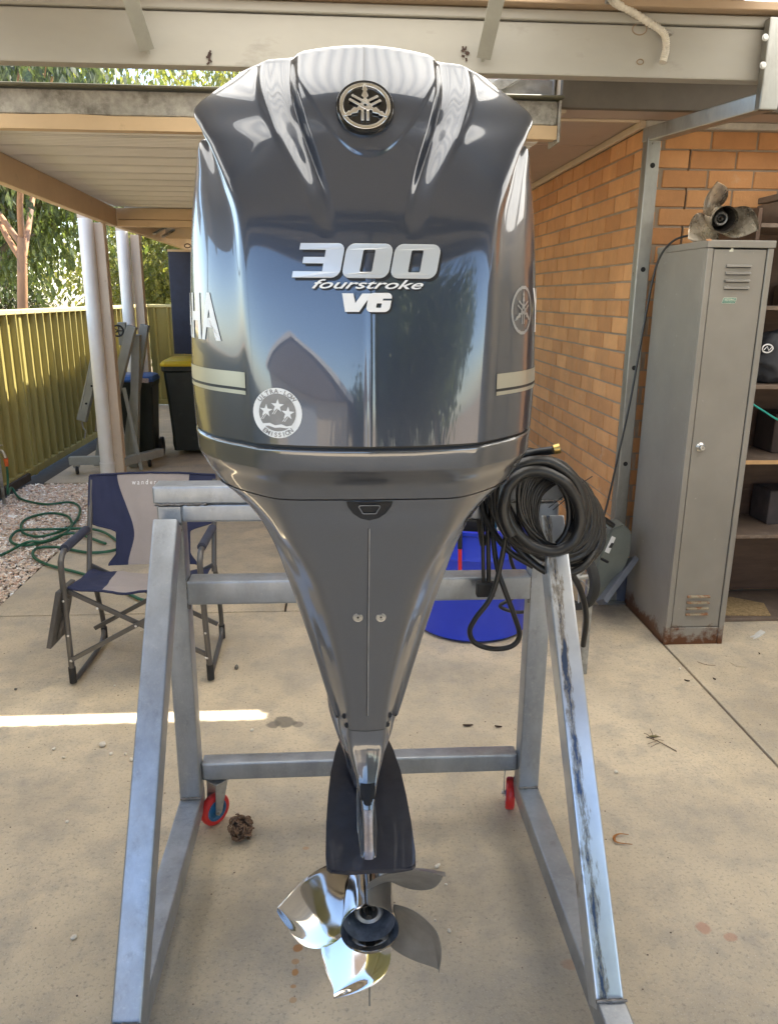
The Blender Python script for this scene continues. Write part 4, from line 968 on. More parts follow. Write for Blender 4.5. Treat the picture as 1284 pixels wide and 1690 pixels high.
def arc_text(s, r_, a0, a1, h_, inward):
    ms = []
    for i, ch in enumerate(s):
        if ch == ' ': continue
        a = R(a0+(a1-a0)*i/(len(s)-1)); me = text_mesh(ch, h_*1.4, 0, 0, offset=.0002)
        th = a-math.pi/2 if not inward else a+math.pi/2
        fit(me, lambda c: Vector((r_*math.cos(a)+c.x*math.cos(th)-c.y*math.sin(th), r_*math.sin(a)+c.x*math.sin(th)+c.y*math.cos(th), 0))); ms.append(me)
    bm = B()
    for me in ms: bm.from_mesh(me); bpy.data.meshes.remove(me)
    me = bpy.data.meshes.new('arc'); bm.to_mesh(me); bm.free(); return me
for s, a0, a1, inn, rr_ in (('ULTRA·LOW', 142, 42, False, Rs*.865), ('EMISSION', 232, 308, True, Rs*.875)):
    o = cowl_n(arc_text(s, rr_, a0, a1, .0068, inn), ps.x, ps.z, 'sticker_lettering', STG, .0016, stk)

# ================================================================== THE STAND
def stand_mat():
    m, t, b = newmat('welded_tube_steel'); geo = N(t, 'ShaderNodeNewGeometry').outputs['Position']
    n1 = noise_n(t, 7, 6, .7, geo, (1, 1, .4)); c = mixc(t, ramp(t, n1, .3, .7), (.28, .30, .33), (.45, .48, .52))
    c = mixc(t, ramp(t, noise_n(t, 22, 6, .75, geo, (1, 1, .5)), .56, .74, 0, .6), c, (.22, .22, .22))
    c = mixc(t, ramp(t, noise_n(t, 75, 5, .8, geo), .55, .75, 0, .45), c, (.60, .60, .58))
    c = mixc(t, ramp(t, noise_n(t, 3.5, 5, .7, geo), .55, .75, 0, .5), c, (.24, .23, .21))
    t.links.new(c, b.inputs['Base Color']); b.inputs['Metallic'].default_value = .72
    t.links.new(ramp(t, noise_n(t, 16, 6, .7, geo), .3, .7, .34, .46), b.inputs['Roughness']); bump(t, b, noise_n(t, 120, 5, .7, geo), .10, .003)
    return m
STEEL = stand_mat()
def peeled_mat():
    m, t, b = newmat('peeled_zinc_steel'); geo = N(t, 'ShaderNodeNewGeometry').outputs['Position']
    n1 = noise_n(t, 26, 7, .72, geo, (1.6, .5, .22)); base = mixc(t, ramp(t, noise_n(t, 9, 5, .6, geo), .3, .7), (.52, .56, .62), (.68, .72, .76))
    sp = N(t, 'ShaderNodeSeparateXYZ'); t.links.new(geo, sp.inputs[0])
    # bare dark streak that wanders down the middle of the tube
    ad = N(t, 'ShaderNodeMath', operation='SUBTRACT'); t.links.new(sp.outputs[0], ad.inputs[0]); ad.inputs[1].default_value = .572
    ab = N(t, 'ShaderNodeMath', operation='ABSOLUTE'); t.links.new(ad.outputs[0], ab.inputs[0])
    sc = N(t, 'ShaderNodeMath', operation='MULTIPLY_ADD'); t.links.new(n1, sc.inputs[0]); sc.inputs[1].default_value = .085; t.links.new(ab.outputs[0], sc.inputs[2])
    c = mixc(t, ramp(t, sc.outputs[0], .048, .055, 1, 0), base, (.30, .28, .25)); c = mixc(t, ramp(t, sc.outputs[0], .042, .047, 1, 0), c, (.07, .10, .17))
    t.links.new(c, b.inputs['Base Color']); b.inputs['Metallic'].default_value = .8; b.inputs['Roughness'].default_value = .33
    bump(t, b, sc.outputs[0], .5, .004); return m
PEEL = peeled_mat()
WELD = M('weld_bead', (.20, .19, .18), .5, .7, var=.4, vs=60, bmp=.4, bs=200)
stand = thing('motor_stand', 'welded grey steel A-frame stand on casters carrying the outboard motor', 'stand', (.055, 2.1, 0))
XL, XR, TW = -.463, .585, .064
def rhs(p, q, mat, name, w_=TW, h_=TW, upv=(0, 0, 1)):
    bm = B(); bar(bm, p, q, w_, h_, upv, .006, 3); return obj(name, bm, mat, stand, smooth=True, sharp=50)
def weld(p, q, r_=.0045, par=None):
    p, q = Vector(p), Vector(q); n = max(6, int((q-p).length/.006)); rg = random.Random(int(p.x*999)); pts = [p.lerp(q, k/n)+Vector((0, rg.uniform(-.001, .001), rg.uniform(-.0012, .0012))) for k in range(n+1)]
    bm = B(); tube(bm, pts, r_, 7, radii=[r_*rg.uniform(.65, 1.25) for _ in pts]); obj('weld', bm, WELD, stand, smooth=True, sharp=80)
for X in (XL, XR):
    s = -1 if X == XL else 1
    rhs((X, 2.12, .133), (X, 2.12, 1.012), STEEL, 'rear_leg')
    rhs((X+s*.0, 2.13+.03, .100), (X, 1.225, .100), STEEL, 'foot_rail')
    p0, p1 = Vector((X-.001*s, 2.042, 1.028)), Vector((X-.001*s, 1.345, .105))
    d = (p0-p1).normalized()
    rhs(p1-d*.012, p0, PEEL if X == XR else STEEL, 'front_leg', upv=(0, 1, .0))
    weld((X-.034, 1.318, .135), (X+.034, 1.318, .135)); weld((X-.03, 2.088, .135), (X+.03, 2.088, .135))
    bm = B(); bb(bm, (X-.030, 1.220, .070), (X+.030, 1.224, .130), .001); obj('end_cap', bm, STEEL, stand)
    weld((X-.030, 2.082, .995), (X+.030, 2.082, .995), .003); weld((X-s*.034, 2.09, .76), (X-s*.034, 2.09, .84)); 
rhs((-.505, 2.115, 1.095), (.628, 2.115, 1.095), STEEL, 'top_rail', w_=.075, h_=.05)
rhs((-.43, 2.112, 1.043), (.552, 2.112, 1.043), STEEL, 'top_rail', w_=.064, h_=.05)
for X in (XL, XR):
    bm = B(); bb(bm, (X-.034, 2.08, 1.013), (X+.034, 2.145, 1.066), .004); obj('cap_block', bm, STEEL, stand)
weld((-.50, 2.076, 1.070), (-.36, 2.076, 1.070), .004); weld((-.15, 2.076, 1.070), (-.10, 2.076, 1.070), .004); weld((.36, 2.076, 1.070), (.60, 2.076, 1.070), .004)
rhs((-.43, 2.115, .808), (.552, 2.115, .808), STEEL, 'cross_bar', w_=.07, h_=.07)
rhs((-.43, 2.145, .205), (.552, 2.145, .205), STEEL, 'cross_bar', w_=.055, h_=.058)
# casters: red tyre, blue hub, steel fork
REDT = M('red_urethane', (.62, .03, .03), .35, var=.06, dirt=(.3, .05, .04), dirt_amt=(.6, .8), ds=20); BLUEH = M('blue_hub_plastic', (.03, .16, .34), .4)
def caster(c, rz):
    A = Matrix.Rotation(rz, 3, 'Z'); T = lambda x, y, z: Vector(c)+A @ Vector((x, y, z))
    bm = B(); box(bm, T(0, 0, .163), (.085, .085, .005), A, .001); cyl(bm, T(0, 0, .16), T(0, 0, .145), .028, seg=20); ct = obj('caster', bm, GALV, stand)
    ORG[ct.name] = ORG[stand.name]
    for s in (-1, 1):
        bm = B(); prism(bm, [(-.030, .146), (.018, .146), (-.010, .047), (-.022, .036), (-.034, .046)], s*.021-.0015, s*.021+.0015, lambda u, v, w_: T(u, w_, v)); obj('fork', bm, GALV, ct)
    cc = T(-.022, 0, .052); ax = A @ Vector((0, 1, 0))
    bm = B(); lathe(bm, [(.036, -.013), (.047, -.014), (.051, -.010), (.052, 0), (.051, .010), (.047, .014), (.036, .013), (.036, -.013)], cc, ax, 36); obj('tyre', bm, REDT, ct, smooth=True, sharp=50)
    bm = B(); lathe(bm, [(0, .016), (.010, .016), (.011, .010), (.026, .009), (.030, .013), (.0365, .013), (.0365, -.013), (.030, -.013), (.026, -.009), (.011, -.010), (.010, -.016), (0, -.016)], cc, ax, 32); obj('hub', bm, BLUEH, ct, smooth=True, sharp=40)
    bm = B(); cyl(bm, cc-ax*.028, cc+ax*.028, .006, seg=12); obj('axle', bm, GALV, ct)
caster((-.388, 2.165, 0), R(48)); caster((.555, 2.20, 0), R(78)); 
for X in (XL, XR):
    for y in (1.25,):
        bm = B(); bb(bm, (X-.028, y, 0), (X+.028, y+.06, .067), .004); obj('foot_block', bm, STEEL, stand)

# ================================================================== HOSES HUNG ON THE STAND
RUB = M('black_rubber_hose', (.013, .0125, .0125), .36, var=.3, vs=30, dirt=(.07, .065, .06), dirt_amt=(.6, .8), ds=25)
def coil(name, label, c, r_, th, turns, ax1, ax2, drift, seedv, jitter=.012, seg=10, grp='coiled hoses and cables on the stand'):
    rg = random.Random(seedv); t_ = thing(name, label, 'hose', c, group=grp); c = Vector(c); pts = []
    n = int(turns*22)
    for k in range(n+1):
        a = 6.2832*k/22; f = k/n; q = noise.noise(Vector((k*.09, seedv, 0)))
        rr_ = r_*(1+jitter*8*q)
        pts.append(c+Vector(ax1)*math.cos(a)*rr_+Vector(ax2)*math.sin(a)*rr_+Vector(drift)*f+Vector((rg.uniform(-1, 1), rg.uniform(-1, 1), rg.uniform(-1, 1)))*jitter*.12)
    bm = B(); tube(bm, catmull(pts, 2), th, seg); obj('hose', bm, RUB, t_, smooth=True, sharp=80); return t_
G_ = 'coiled hoses and cables on the stand'
coil('hose_coil', 'fattest black ribbed hose, front loop of the tangle on the stand', PY(899, 824, 1.925), .118, .0150, 1.75, (.66, .0, -.80), (.60, .10, .52), (-.015, -.04, -.035), 2, .012, 12)
coil('hose_coil', 'medium black hose looped between the fat hose and the thin cable bundle', PY(876, 836, 1.935), .120, .0090, 3.4, (.64, 0, -.86), (.60, .10, .56), (.05, .06, -.02), 9, .016, 9)
coil('hose_coil', 'bundle of thin black cable coiled behind the fat hose on the stand', PY(910, 830, 1.945), .120, .0062, 15, (.62, .05, -.84), (.58, .18, .50), (.075, .05, -.075), 4, .018, 8)
t_ = thing('hose_coil', 'long black hose draped over the stand corner, sweeping down to the right', 'hose', PY(900, 900, 2.0), group=G_)
bm = B(); tube(bm, catmull([PY(x, y, Y) for x, y, Y in ((738, 860, 2.2), (790, 800, 2.12), (835, 760, 2.05), (880, 748, 2.03), (913, 743, 2.0))], 10), .0115, 10)
obj('hose', bm, RUB, t_, smooth=True, sharp=80)
bm = B(); lathe(bm, [(.010, 0), (.014, 0), (.014, .016), (.010, .016)], PY(914, 742, 2.0), (1, -.2, .3), 16); obj('brass_end', bm, M('brass', (.5, .35, .12), .3, .9), t_, smooth=True, sharp=50)
bm = B(); tube(bm, catmull([PY(x, y, Y) for x, y, Y in ((812, 780, 2.02), (835, 835, 1.95), (872, 900, 1.965), (915, 925, 1.965), (960, 915, 1.98), (985, 880, 2.02), (985, 840, 2.08), (955, 800, 2.15))], 10), .0135, 10)
obj('hose', bm, RUB, t_, smooth=True, sharp=80)
bm = B(); tube(bm, catmull([PY(x, y, Y) for x, y, Y in ((905, 905, 1.97), (935, 935, 1.95), (958, 975, 1.96), (967, 1020, 2.0), (962, 1065, 2.06))], 10), .0085, 8)
obj('hose', bm, RUB, t_, smooth=True, sharp=80)
for P3, th in ((((800, 775, 2.10), (812, 835, 2.04), (850, 900, 1.99), (905, 945, 1.95), (955, 940, 1.95), (985, 905, 2.0)), .0105), (((790, 790, 2.10), (800, 850, 2.06), (835, 905, 2.01), (880, 935, 1.985)), .009), (((822, 770, 2.12), (850, 745, 2.10), (895, 752, 2.08), (935, 790, 2.06), (965, 840, 2.05), (975, 890, 2.06), (960, 930, 2.08)), .0105), (((786, 800, 2.12), (790, 860, 2.1), (796, 900, 2.09), (806, 870, 2.09), (812, 800, 2.12)), .006)):
    bm = B(); tube(bm, catmull([PY(*q) for q in P3], 9), th, 9); obj('hose', bm, RUB, t_, smooth=True, sharp=80)
t_ = thing('hanging_cable', 'black cable loop hanging lowest in front of the blue tub', 'cable', PY(820, 940, 2.02), group=G_)
bm = B(); tube(bm, catmull([PY(x, y, Y) for x, y, Y in ((832, 775, 2.06), (838, 850, 2.02), (826, 930, 2.0), (810, 985, 1.99), (785, 1020, 1.99), (775, 1042, 1.99), (785, 1062, 1.99), (815, 1071, 1.99), (845, 1066, 1.99), (857, 1048, 1.99), (848, 1015, 1.99), (833, 975, 2.0), (819, 930, 2.02), (812, 860, 2.05), (816, 780, 2.08))], 8), .0075, 9)
obj('cable', bm, RUB, t_, smooth=True, sharp=80)
t_ = thing('hanging_cable', 'pair of straight black leads hanging to a plug in front of the middle bar', 'cable', PY(800, 900, 2.02), group=G_)
for dx, th in ((-5, .0055), (6, .0065)):
    bm = B(); tube(bm, catmull([PY(x+dx*.8, y, Y) for x, y, Y in ((800, 800, 2.09), (800, 850, 2.06), (801, 920, 2.04), (802, 985, 2.03))], 8), th, 8); obj('lead', bm, RUB, t_, smooth=True, sharp=80)
bm = B(); box(bm, PY(801, 972, 2.03), (.052, .026, .042), None, .004, 2); obj('plug', bm, BLACKMAT, t_)
t_ = thing('hanging_cable', 'second black cable looping behind the leads to the right of the plug', 'cable', PY(845, 900, 2.2), group=G_)
bm = B(); tube(bm, catmull([PY(x, y, Y) for x, y, Y in ((845, 790, 2.17), (838, 860, 2.2), (842, 920, 2.22), (855, 960, 2.24), (848, 985, 2.3), (825, 1000, 2.3), (850, 1010, 2.3), (880, 1008, 2.3))], 8), .006, 8); obj('cable', bm, RUB, t_, smooth=True, sharp=80)
bm = B(); tube(bm, catmull([PY(x, y, Y) for x, y, Y in ((806, 790, 2.1), (822, 850, 2.04), (842, 890, 2.02), (880, 905, 2.0), (940, 912, 1.99), (978, 918, 2.0))], 8), .0055, 8); obj('cable', bm, RUB, t_, smooth=True, sharp=80)
ZT = M('cable_tie', (.015, .015, .015), .5)
tie = thing('cable_tie', 'thin black cable ties with long tails sticking out of the hose coil', 'cable tie', PY(945, 810, 1.98))
for a_, c_ in (((905, 838, 1.96), (977, 786, 1.93)), ((912, 842, 1.96), (960, 805, 1.96)), ((918, 770, 1.98), (927, 764, 1.96))):
    bm = B(); tube(bm, [PY(*a_), PY((a_[0]+c_[0])/2, (a_[1]+c_[1])/2-2, a_[2]), PY(*c_)], .0014, 5); obj('tail', bm, ZT, tie)

# ================================================================== BLUE TUB AND WHAT IS IN IT
BLUE = M('blue_tub_plastic', (.012, .045, .60), .33, var=.08, vs=3, dirt=(.05, .12, .65), dirt_amt=(.6, .75), ds=12, coat=.3)
TC = Vector((.672, 3.70, 0)); tub = thing('blue_tub', 'round royal blue plastic tub behind the stand below the hoses', 'tub', TC)
bm = B(); lathe(bm, [(0, .004), (.270, .004), (.290, .02), (.294, .22), (.300, .235), (.298, .25), (.302, .42), (.308, .43), (.304, .445), (.306, .55), (.316, .556), (.318, .572), (.300, .575), (.296, .56), (.285, .05), (0, .03)], TC, (0, 0, 1), 64); obj('shell', bm, BLUE, tub, smooth=True, sharp=45)
bt = thing('battery_box', 'black battery box with blue label sitting in the blue tub', 'battery box', (TC.x, TC.y, .40))
bm = B(); bb(bm, (TC.x-.16, TC.y-.17, .03), (TC.x+.20, TC.y+.10, .60), .012, 2); obj('case', bm, BLACKMAT, bt)
bm = B(); bb(bm, (TC.x-.17, TC.y-.18, .602), (TC.x+.21, TC.y+.11, .645), .010, 2); obj('lid', bm, BLACKMAT, bt)
bm = B(); bb(bm, (TC.x+.06, TC.y-.1765, .50), (TC.x+.20, TC.y-.171, .595), .001); lb = obj('label', bm, M('label_navy', (.02, .10, .20), .4), bt)
bm = B(); tube(bm, [Vector((TC.x+.10, TC.y-.178, .555))+Vector((math.cos(a)*.018, 0, math.sin(a)*.018)) for a in [R(40+280*k/14) for k in range(15)]], .003, 6); obj('label_mark', bm, WHITEDEC, bt)
rj = thing('jerry_can', 'red plastic fuel can just showing between the cowl and the brick wall', 'fuel can', (TC.x+.05, TC.y, .646))
bm = B(); bb(bm, (TC.x-.02, TC.y-.10, .647), (TC.x+.20, TC.y+.09, .905), .025, 3); obj('can', bm, M('red_plastic', (.55, .02, .02), .4), rj, smooth=True)
bm = B(); tube(bm, catmull([(TC.x+.02, TC.y, .90), (TC.x+.04, TC.y, .95), (TC.x+.13, TC.y, .95), (TC.x+.15, TC.y, .90)], 5), .012, 8); obj('handle', bm, M('red_plastic', (.55, .02, .02), .4), rj, smooth=True)
sw = thing('screwdriver', 'thin red and black lead with a small fork clip hanging over the blue tub rim', 'test lead', PY(759, 900, 3.34))
bm = B(); cyl(bm, PY(759, 878, 3.36), PY(759, 905, 3.36), .011, seg=12); obj('grip', bm, BLACKMAT, sw)
bm = B(); cyl(bm, PY(759, 906, 3.36), PY(759, 942, 3.36), .009, seg=12); obj('sleeve', bm, M('red_sleeve', (.5, .02, .03), .4), sw)
bm = B()
for s in (-1, 1): tube(bm, [PY(759, 942, 3.36), PY(759+s*2.5, 946, 3.36), PY(759+s*3, 950, 3.36)], .002, 5)
obj('clip', bm, GALV, sw); sw.name = 'test_lead'; ORG[sw.name] = ORG.get('screwdriver', Vector())
ring = thing('shackle', 'small bright shackle on the rim of the blue tub', 'shackle', PY(757, 880, 3.36)); bm = B(); tube(bm, [PY(757, 880, 3.36)+Vector((math.cos(a)*.010, 0, math.sin(a)*.013)) for a in [6.283*k/14 for k in range(14)]], .003, 6, True); obj('loop', bm, GALV, ring, smooth=True)

# ================================================================== THINGS AGAINST THE CORNER POST
GG = M('grey_green_case', (.13, .145, .13), .45, var=.12, dirt=(.2, .19, .16), dirt_amt=(.6, .8))
cs = thing('tool_case', 'grey green case with a white printed label leaning on the steel post', 'case', PZ(1020, 1000, 0))
f_ = lambda u, v, w_: PY(u, v, 3.72)+Vector((0, w_, 0))
bm = B(); prism(bm, [(1030, 866), (1043, 880), (1040, 915), (1016, 975), (990, 998), (978, 985), (985, 930), (1008, 874)], 0, .13, f_); bmesh.ops.bevel(bm, geom=bm.edges[:], offset=.008, segments=2, affect='EDGES'); obj('shell', bm, GG, cs, smooth=True)
bm = B(); prism(bm, [(1009, 884), (1015, 887), (1004, 913), (997, 910)], -.006, -.003, f_); lb = obj('label', bm, WHITEDEC, cs)
bm = B(); prism(bm, [(1008, 895), (1012, 896), (1008, 904), (1003, 903)], -.008, -.0065, f_); obj('label_print', bm, BLACKMAT, cs)
bm = B(); bar(bm, PY(992, 922, 3.69), PY(1003, 928, 3.64), .012, .012); obj('latch', bm, BLACKMAT, cs)
ch = thing('steel_channel', 'short blue grey steel channel offcut leaning from floor against the post', 'steel offcut', PZ(1000, 1000, 0))
bm = B(); bar(bm, PY(992, 994, 3.60), PY(1045, 922, 3.78), .03, .07, (0, -1, .3), .003); obj('channel', bm, M('blue_grey_steel', (.14, .155, .19), .45, .3, var=.15), ch)
bk = thing('bucket', 'grey blue bucket between the leaning channel and the locker', 'bucket', PZ(1030, 985, 0))
bm = B(); lathe(bm, [(0, 0.002), (.075, .002), (.085, .16), (.078, .16), (.07, .01), (0, .01)], PZ(1018, 985, 0), (0, 0, 1), 28); obj('pail', bm, M('bucket_plastic', (.10, .115, .16), .5), bk, smooth=True, sharp=40)
wl = thing('trolley_wheel', 'black tyred wheel with wire spokes behind the stand leg and hoses', 'wheel', (.93, 2.95, 0))
wc = PY(948, 955, 3.05); WR = .135
bm = B(); lathe(bm, [(WR-.03, -.018), (WR-.006, -.020), (WR, -.01), (WR, .01), (WR-.006, .020), (WR-.03, .018), (WR-.03, -.018)], wc, (.9, .45, 0), 40); obj('tyre', bm, M('tyre_rubber', (.02, .02, .02), .8), wl, smooth=True, sharp=50)
bm = B(); lathe(bm, [(0, .03), (.02, .03), (.024, -.03), (0, -.03)], wc, (.9, .45, 0), 20); obj('hub', bm, GALV, wl, smooth=True, sharp=40)
a_ = Vector((.9, .45, 0)).normalized(); s1 = a_.orthogonal().normalized(); s2 = a_.cross(s1)
for k in range(12):
    d = s1*math.cos(6.2832*k/12)+s2*math.sin(6.2832*k/12); bm = B(); cyl(bm, wc+d*.02+a_*(.02 if k % 2 else -.02), wc+d*(WR-.028), .003, seg=6); obj('spoke', bm, GALV, wl)
axp = wc+a_*.10; bm = B(); cyl(bm, wc, axp, .010, seg=10); obj('axle', bm, GALV, wl)
bm = B(); bar(bm, Vector((wc.x+.085, wc.y+.05, .0)), Vector((wc.x+.085, wc.y+.05, .52)), .03, .03); obj('frame_tube', bm, GALVOLD, wl)
rd = thing('bent_rod', 'long thin black cable arching from the locker top down to the floor case', 'cable', PY(1080, 480, 3.66))
bm = B(); tube(bm, catmull([PY(x, y, Y) for x, y, Y in ((1178, 386, 3.66), (1140, 388, 3.72), (1110, 398, 3.76), (1088, 425, 3.78), (1075, 470, 3.79), (1058, 560, 3.79), (1040, 660, 3.78), (1018, 760, 3.76), (1002, 830, 3.74), (994, 862, 3.72), (1000, 872, 3.70))], 8), .0052, 8); obj('cable', bm, RUB, rd, smooth=True, sharp=80)
bm = B(); tube(bm, catmull([PY(x, y, Y) for x, y, Y in ((978, 848, 3.70), (995, 856, 3.70), (1012, 868, 3.70))], 6), .014, 9); obj('grip', bm, RUB, rd, smooth=True, sharp=80)

# ================================================================== LOCKER
def locker_mat():
    m, t, b = newmat('grey_locker_enamel'); geo = N(t, 'ShaderNodeNewGeometry').outputs['Position']
    c = mixc(t, ramp(t, noise_n(t, 2.2, 4, .6, geo), .3, .7), (.235, .222, .20), (.305, .285, .255)); sp = N(t, 'ShaderNodeSeparateXYZ'); t.links.new(geo, sp.inputs[0])
    c = mixc(t, ramp(t, noise_n(t, 35, 5, .75, geo), .64, .72, 0, .6), c, (.42, .40, .36))
    mm = N(t, 'ShaderNodeMath', operation='MULTIPLY_ADD'); t.links.new(noise_n(t, 9, 6, .75, geo), mm.inputs[0]); mm.inputs[1].default_value = -.34; t.links.new(sp.outputs[2], mm.inputs[2])
    ru = ramp(t, mm.outputs[0], -.14, -.09, 1, 0); c = mixc(t, ru, c, (.12, .045, .018))
    t.links.new(c, b.inputs['Base Color']); b.inputs['Roughness'].default_value = .30; b.inputs['Metallic'].default_value = .25
    t.links.new(ramp(t, noise_n(t, 4, 5, .7, geo), .3, .7, .34, .46), b.inputs['Roughness']); bump(t, b, noise_n(t, 5, 3, .5, geo), .10, .01); return m
LK = locker_mat(); lx0, lx1, ly0, ly1, lz = 1.565, 1.855, 3.365, 3.90, 1.862
lk = thing('locker', 'tall grey steel locker with rusty foot beside the brick corner', 'locker', ((lx0+lx1)/2, 3.6, 0))
bm = B(); bb(bm, (lx0, ly0+.02, 0), (lx0+.003, ly1, lz-.03), .001); obj('side_panel', bm, LK, lk)
bm = B(); bb(bm, (lx1-.003, ly0+.02, 0), (lx1, ly1, lz-.03), .001); obj('side_panel', bm, LK, lk)
bm = B(); bb(bm, (lx0+.004, ly1-.004, .002), (lx1-.004, ly1-.001, lz-.03)); obj('back_panel', bm, LK, lk)
bm = B(); bb(bm, (lx0, ly0, 0), (lx0+.026, ly0+.019, lz-.031), .002); obj('stile', bm, LK, lk)
bm = B(); bb(bm, (lx1-.026, ly0, 0), (lx1, ly0+.019, lz-.031), .002); obj('stile', bm, LK, lk)
bm = B(); bb(bm, (lx0+.0265, ly0+.003, 0), (lx1-.0265, ly0+.018, .088), .002); obj('kick_plate', bm, LK, lk)
bm = B(); bb(bm, (lx0-.004, ly0-.005, lz-.030), (lx1+.004, ly1+.002, lz), .003, 2); obj('top_cap', bm, LK, lk)
bm = B(); bb(bm, (lx0+.030, ly0+.0045, .0925), (lx1-.030, ly0+.018, lz-.037), .0025, 2); dr = obj('door', bm, LK, lk)
bm = B(); bb(bm, (lx0+.028, ly0+.0185, .09), (lx1-.028, ly0+.0195, lz-.034)); obj('door_gap', bm, BLACKMAT, lk)
xc = (lx0+lx1)/2
for z0_, n_, dx in ((1.755, 4, .0), (.245, 4, -.0)):
    for k in range(n_):
        z = z0_-k*.030; bm = B()
        prism(bm, [(ly0+.0042, z+.010), (ly0-.006, z+.004), (ly0-.0065, z-.001), (ly0+.0042, z-.001)], xc-.055-dx, xc+.055-dx, lambda u, v, w_: Vector((w_, u, v))); obj('louvre', bm, LK if z > 1 else M('rusty_louvre', (.26, .22, .15), .6, dirt=(.2, .08, .03), dirt_amt=(.45, .6), ds=30), dr)
        bm = B(); bb(bm, (xc-.053, ly0+.001, z-.0042), (xc+.053, ly0+.0043, z-.0015)); obj('louvre_slot', bm, BLACKMAT, dr)
kp = PY(1155, 738, ly0+.004); bm = B(); lathe(bm, [(0, .026), (.010, .026), (.0125, .022), (.0125, .010), (.0165, .008), (.0215, .003), (.0215, 0)], kp, (0, -1, 0), 28); kb = obj('lock_knob', bm, M('chromed_lock', (.6, .6, .58), .22, .9), lk, smooth=True, sharp=40)
bm = B(); bb(bm, (kp.x-.001, kp.y-.0275, kp.z-.004), (kp.x+.001, kp.y-.0262, kp.z+.004)); obj('keyhole', bm, DK, kb)
# stickers on the door
SG = M('sticker_green', (.03, .20, .15), .4); SW = M('sticker_cream', (.66, .66, .55), .4)
cp = PY(1203, 496, ly0+.003); k_ = .28
def dsh(me, z_, name, mat, par): fit(me, lambda c: Vector((cp.x+c.x, ly0+.0042-z_, cp.z+c.y))); return link(name, me, mat, par)
st = dsh(shape_mesh([shp(rr2(.030, .0125, .004), k_)]), .0004, 'brand_sticker', SW, dr)
dsh(shape_mesh([shp(rr2(.0285, .0112, .003), k_)]), .0008, 'sticker_panel', SG, st)
dsh(shape_mesh([shp(rrect(0.0, .0028, .0265, .0074, .002), k_), shp(rrect(0.0, .0028, .0256, .0066, .0016), k_)]), .0012, 'sticker_frame', SW, st)
me = text_mesh('REDDING', .0125, 0, .1, offset=.0003); xs = [v.co.x for v in me.vertices]; kx = .046/(max(xs)-min(xs)); fit(me, lambda c: Vector((c.x*kx+.0005, c.y+.0028, 0))); dsh(me, .0016, 'sticker_lettering', SW, st)
me = text_mesh('RELOADING EQUIPMENT', .0042, 0, .1); xs = [v.co.x for v in me.vertices]; kx = .050/(max(xs)-min(xs)); fit(me, lambda c: Vector((c.x*kx-.002, c.y-.0078, 0))); dsh(me, .0016, 'sticker_lettering', SW, st)
p = PY(1207, 412, ly0); bm = B(); prism(bm, [(-.008, -.008), (.009, -.008), (.009, .007), (-.002, .008), (-.003, .001), (-.009, -.003)], -.0006, 0, lambda u, v, w_: Vector((p.x+u, ly0+.004+w_, p.z+v))); obj('paper_remnant', bm, SW, dr)
p = PY(1168, 396, ly0); bm = B(); bb(bm, (p.x-.010, ly0-.0056, p.z-.004), (p.x+.012, ly0-.0052, p.z+.004)); obj('tape_remnant', bm, M('orange_remnant', (.5, .25, .12), .5), lk)

# old propeller lying on the locker
OLD = M('tarnished_bronze_steel', (.46, .41, .34), .32, .9, var=.3, vs=14, dirt=(.10, .08, .055), dirt_amt=(.5, .68), ds=12, rv=.14, bmp=.15, bs=60)
oc = PY(1194, 350, 3.60); op = thing('propeller', 'tarnished old three bladed propeller lying on top of the grey locker', 'propeller', (oc.x, 3.62, 1.862))
Am = Matrix.Rotation(R(10), 3, 'X') @ Matrix.Rotation(R(-6), 3, 'Z')
propeller(op, oc+Vector((.0, .10, -.01)), Am, .055, [118, 218, 352], OLD, OLD, M('soot', (.03, .024, .02), .6), L=.12, tip=.165)

# ================================================================== SHELVES RIGHT OF THE LOCKER
WOOD = M('dark_brown_board', (.10, .058, .038), .55, var=.25, vs=4, dirt=(.20, .14, .10), dirt_amt=(.6, .8), ds=5, stretch=(1, 1, 6)); WOOD2 = M('worn_shelf_board', (.16, .115, .085), .6, var=.2, dirt=(.28, .23, .19), dirt_amt=(.55, .75)); PINE = M('pine_edge', (.52, .32, .15), .6, var=.15)
sf = thing('shelf_unit', 'dark brown wooden shelf unit at the right edge beside the grey locker', 'shelves', (2.4, 3.8, 0)); sx0, sx1, sy0, sy1 = 1.90, 2.95, 3.62, 4.02
bm = B(); bb(bm, (sx0, sy0, .0), (sx0+.018, sy1, 2.02), .001); obj('side_board', bm, WOOD, sf)
bm = B(); bb(bm, (sx1, sy0, .0), (sx1+.018, sy1, 2.02), .001); obj('side_board', bm, WOOD, sf)
bm = B(); bb(bm, (sx0+.02, sy1-.008, .03), (sx1-.002, sy1-.002, 2.02)); obj('back_board', bm, WOOD, sf)
for y_, mt in ((1030, WOOD2), (883, WOOD2), (760, PINE), (636, WOOD2), (505, WOOD2), (368, WOOD)):
    z = max(.02, PY(1250, y_, sy0).z)
    bm = B(); bb(bm, (sx0+.019, sy0, z-.018), (sx1-.001, sy1-.009, z), .001); sh = obj('shelf', bm, WOOD2, sf)
    if mt is PINE:
        bm = B(); bb(bm, (sx0+.019, sy0-.003, z-.019), (sx1-.001, sy0-.0004, z+.001)); obj('edge_strip', bm, PINE, sf)
SZ = {y_: max(.02, PY(1250, y_, sy0).z) for y_ in (1030, 883, 760, 636, 505, 368)}
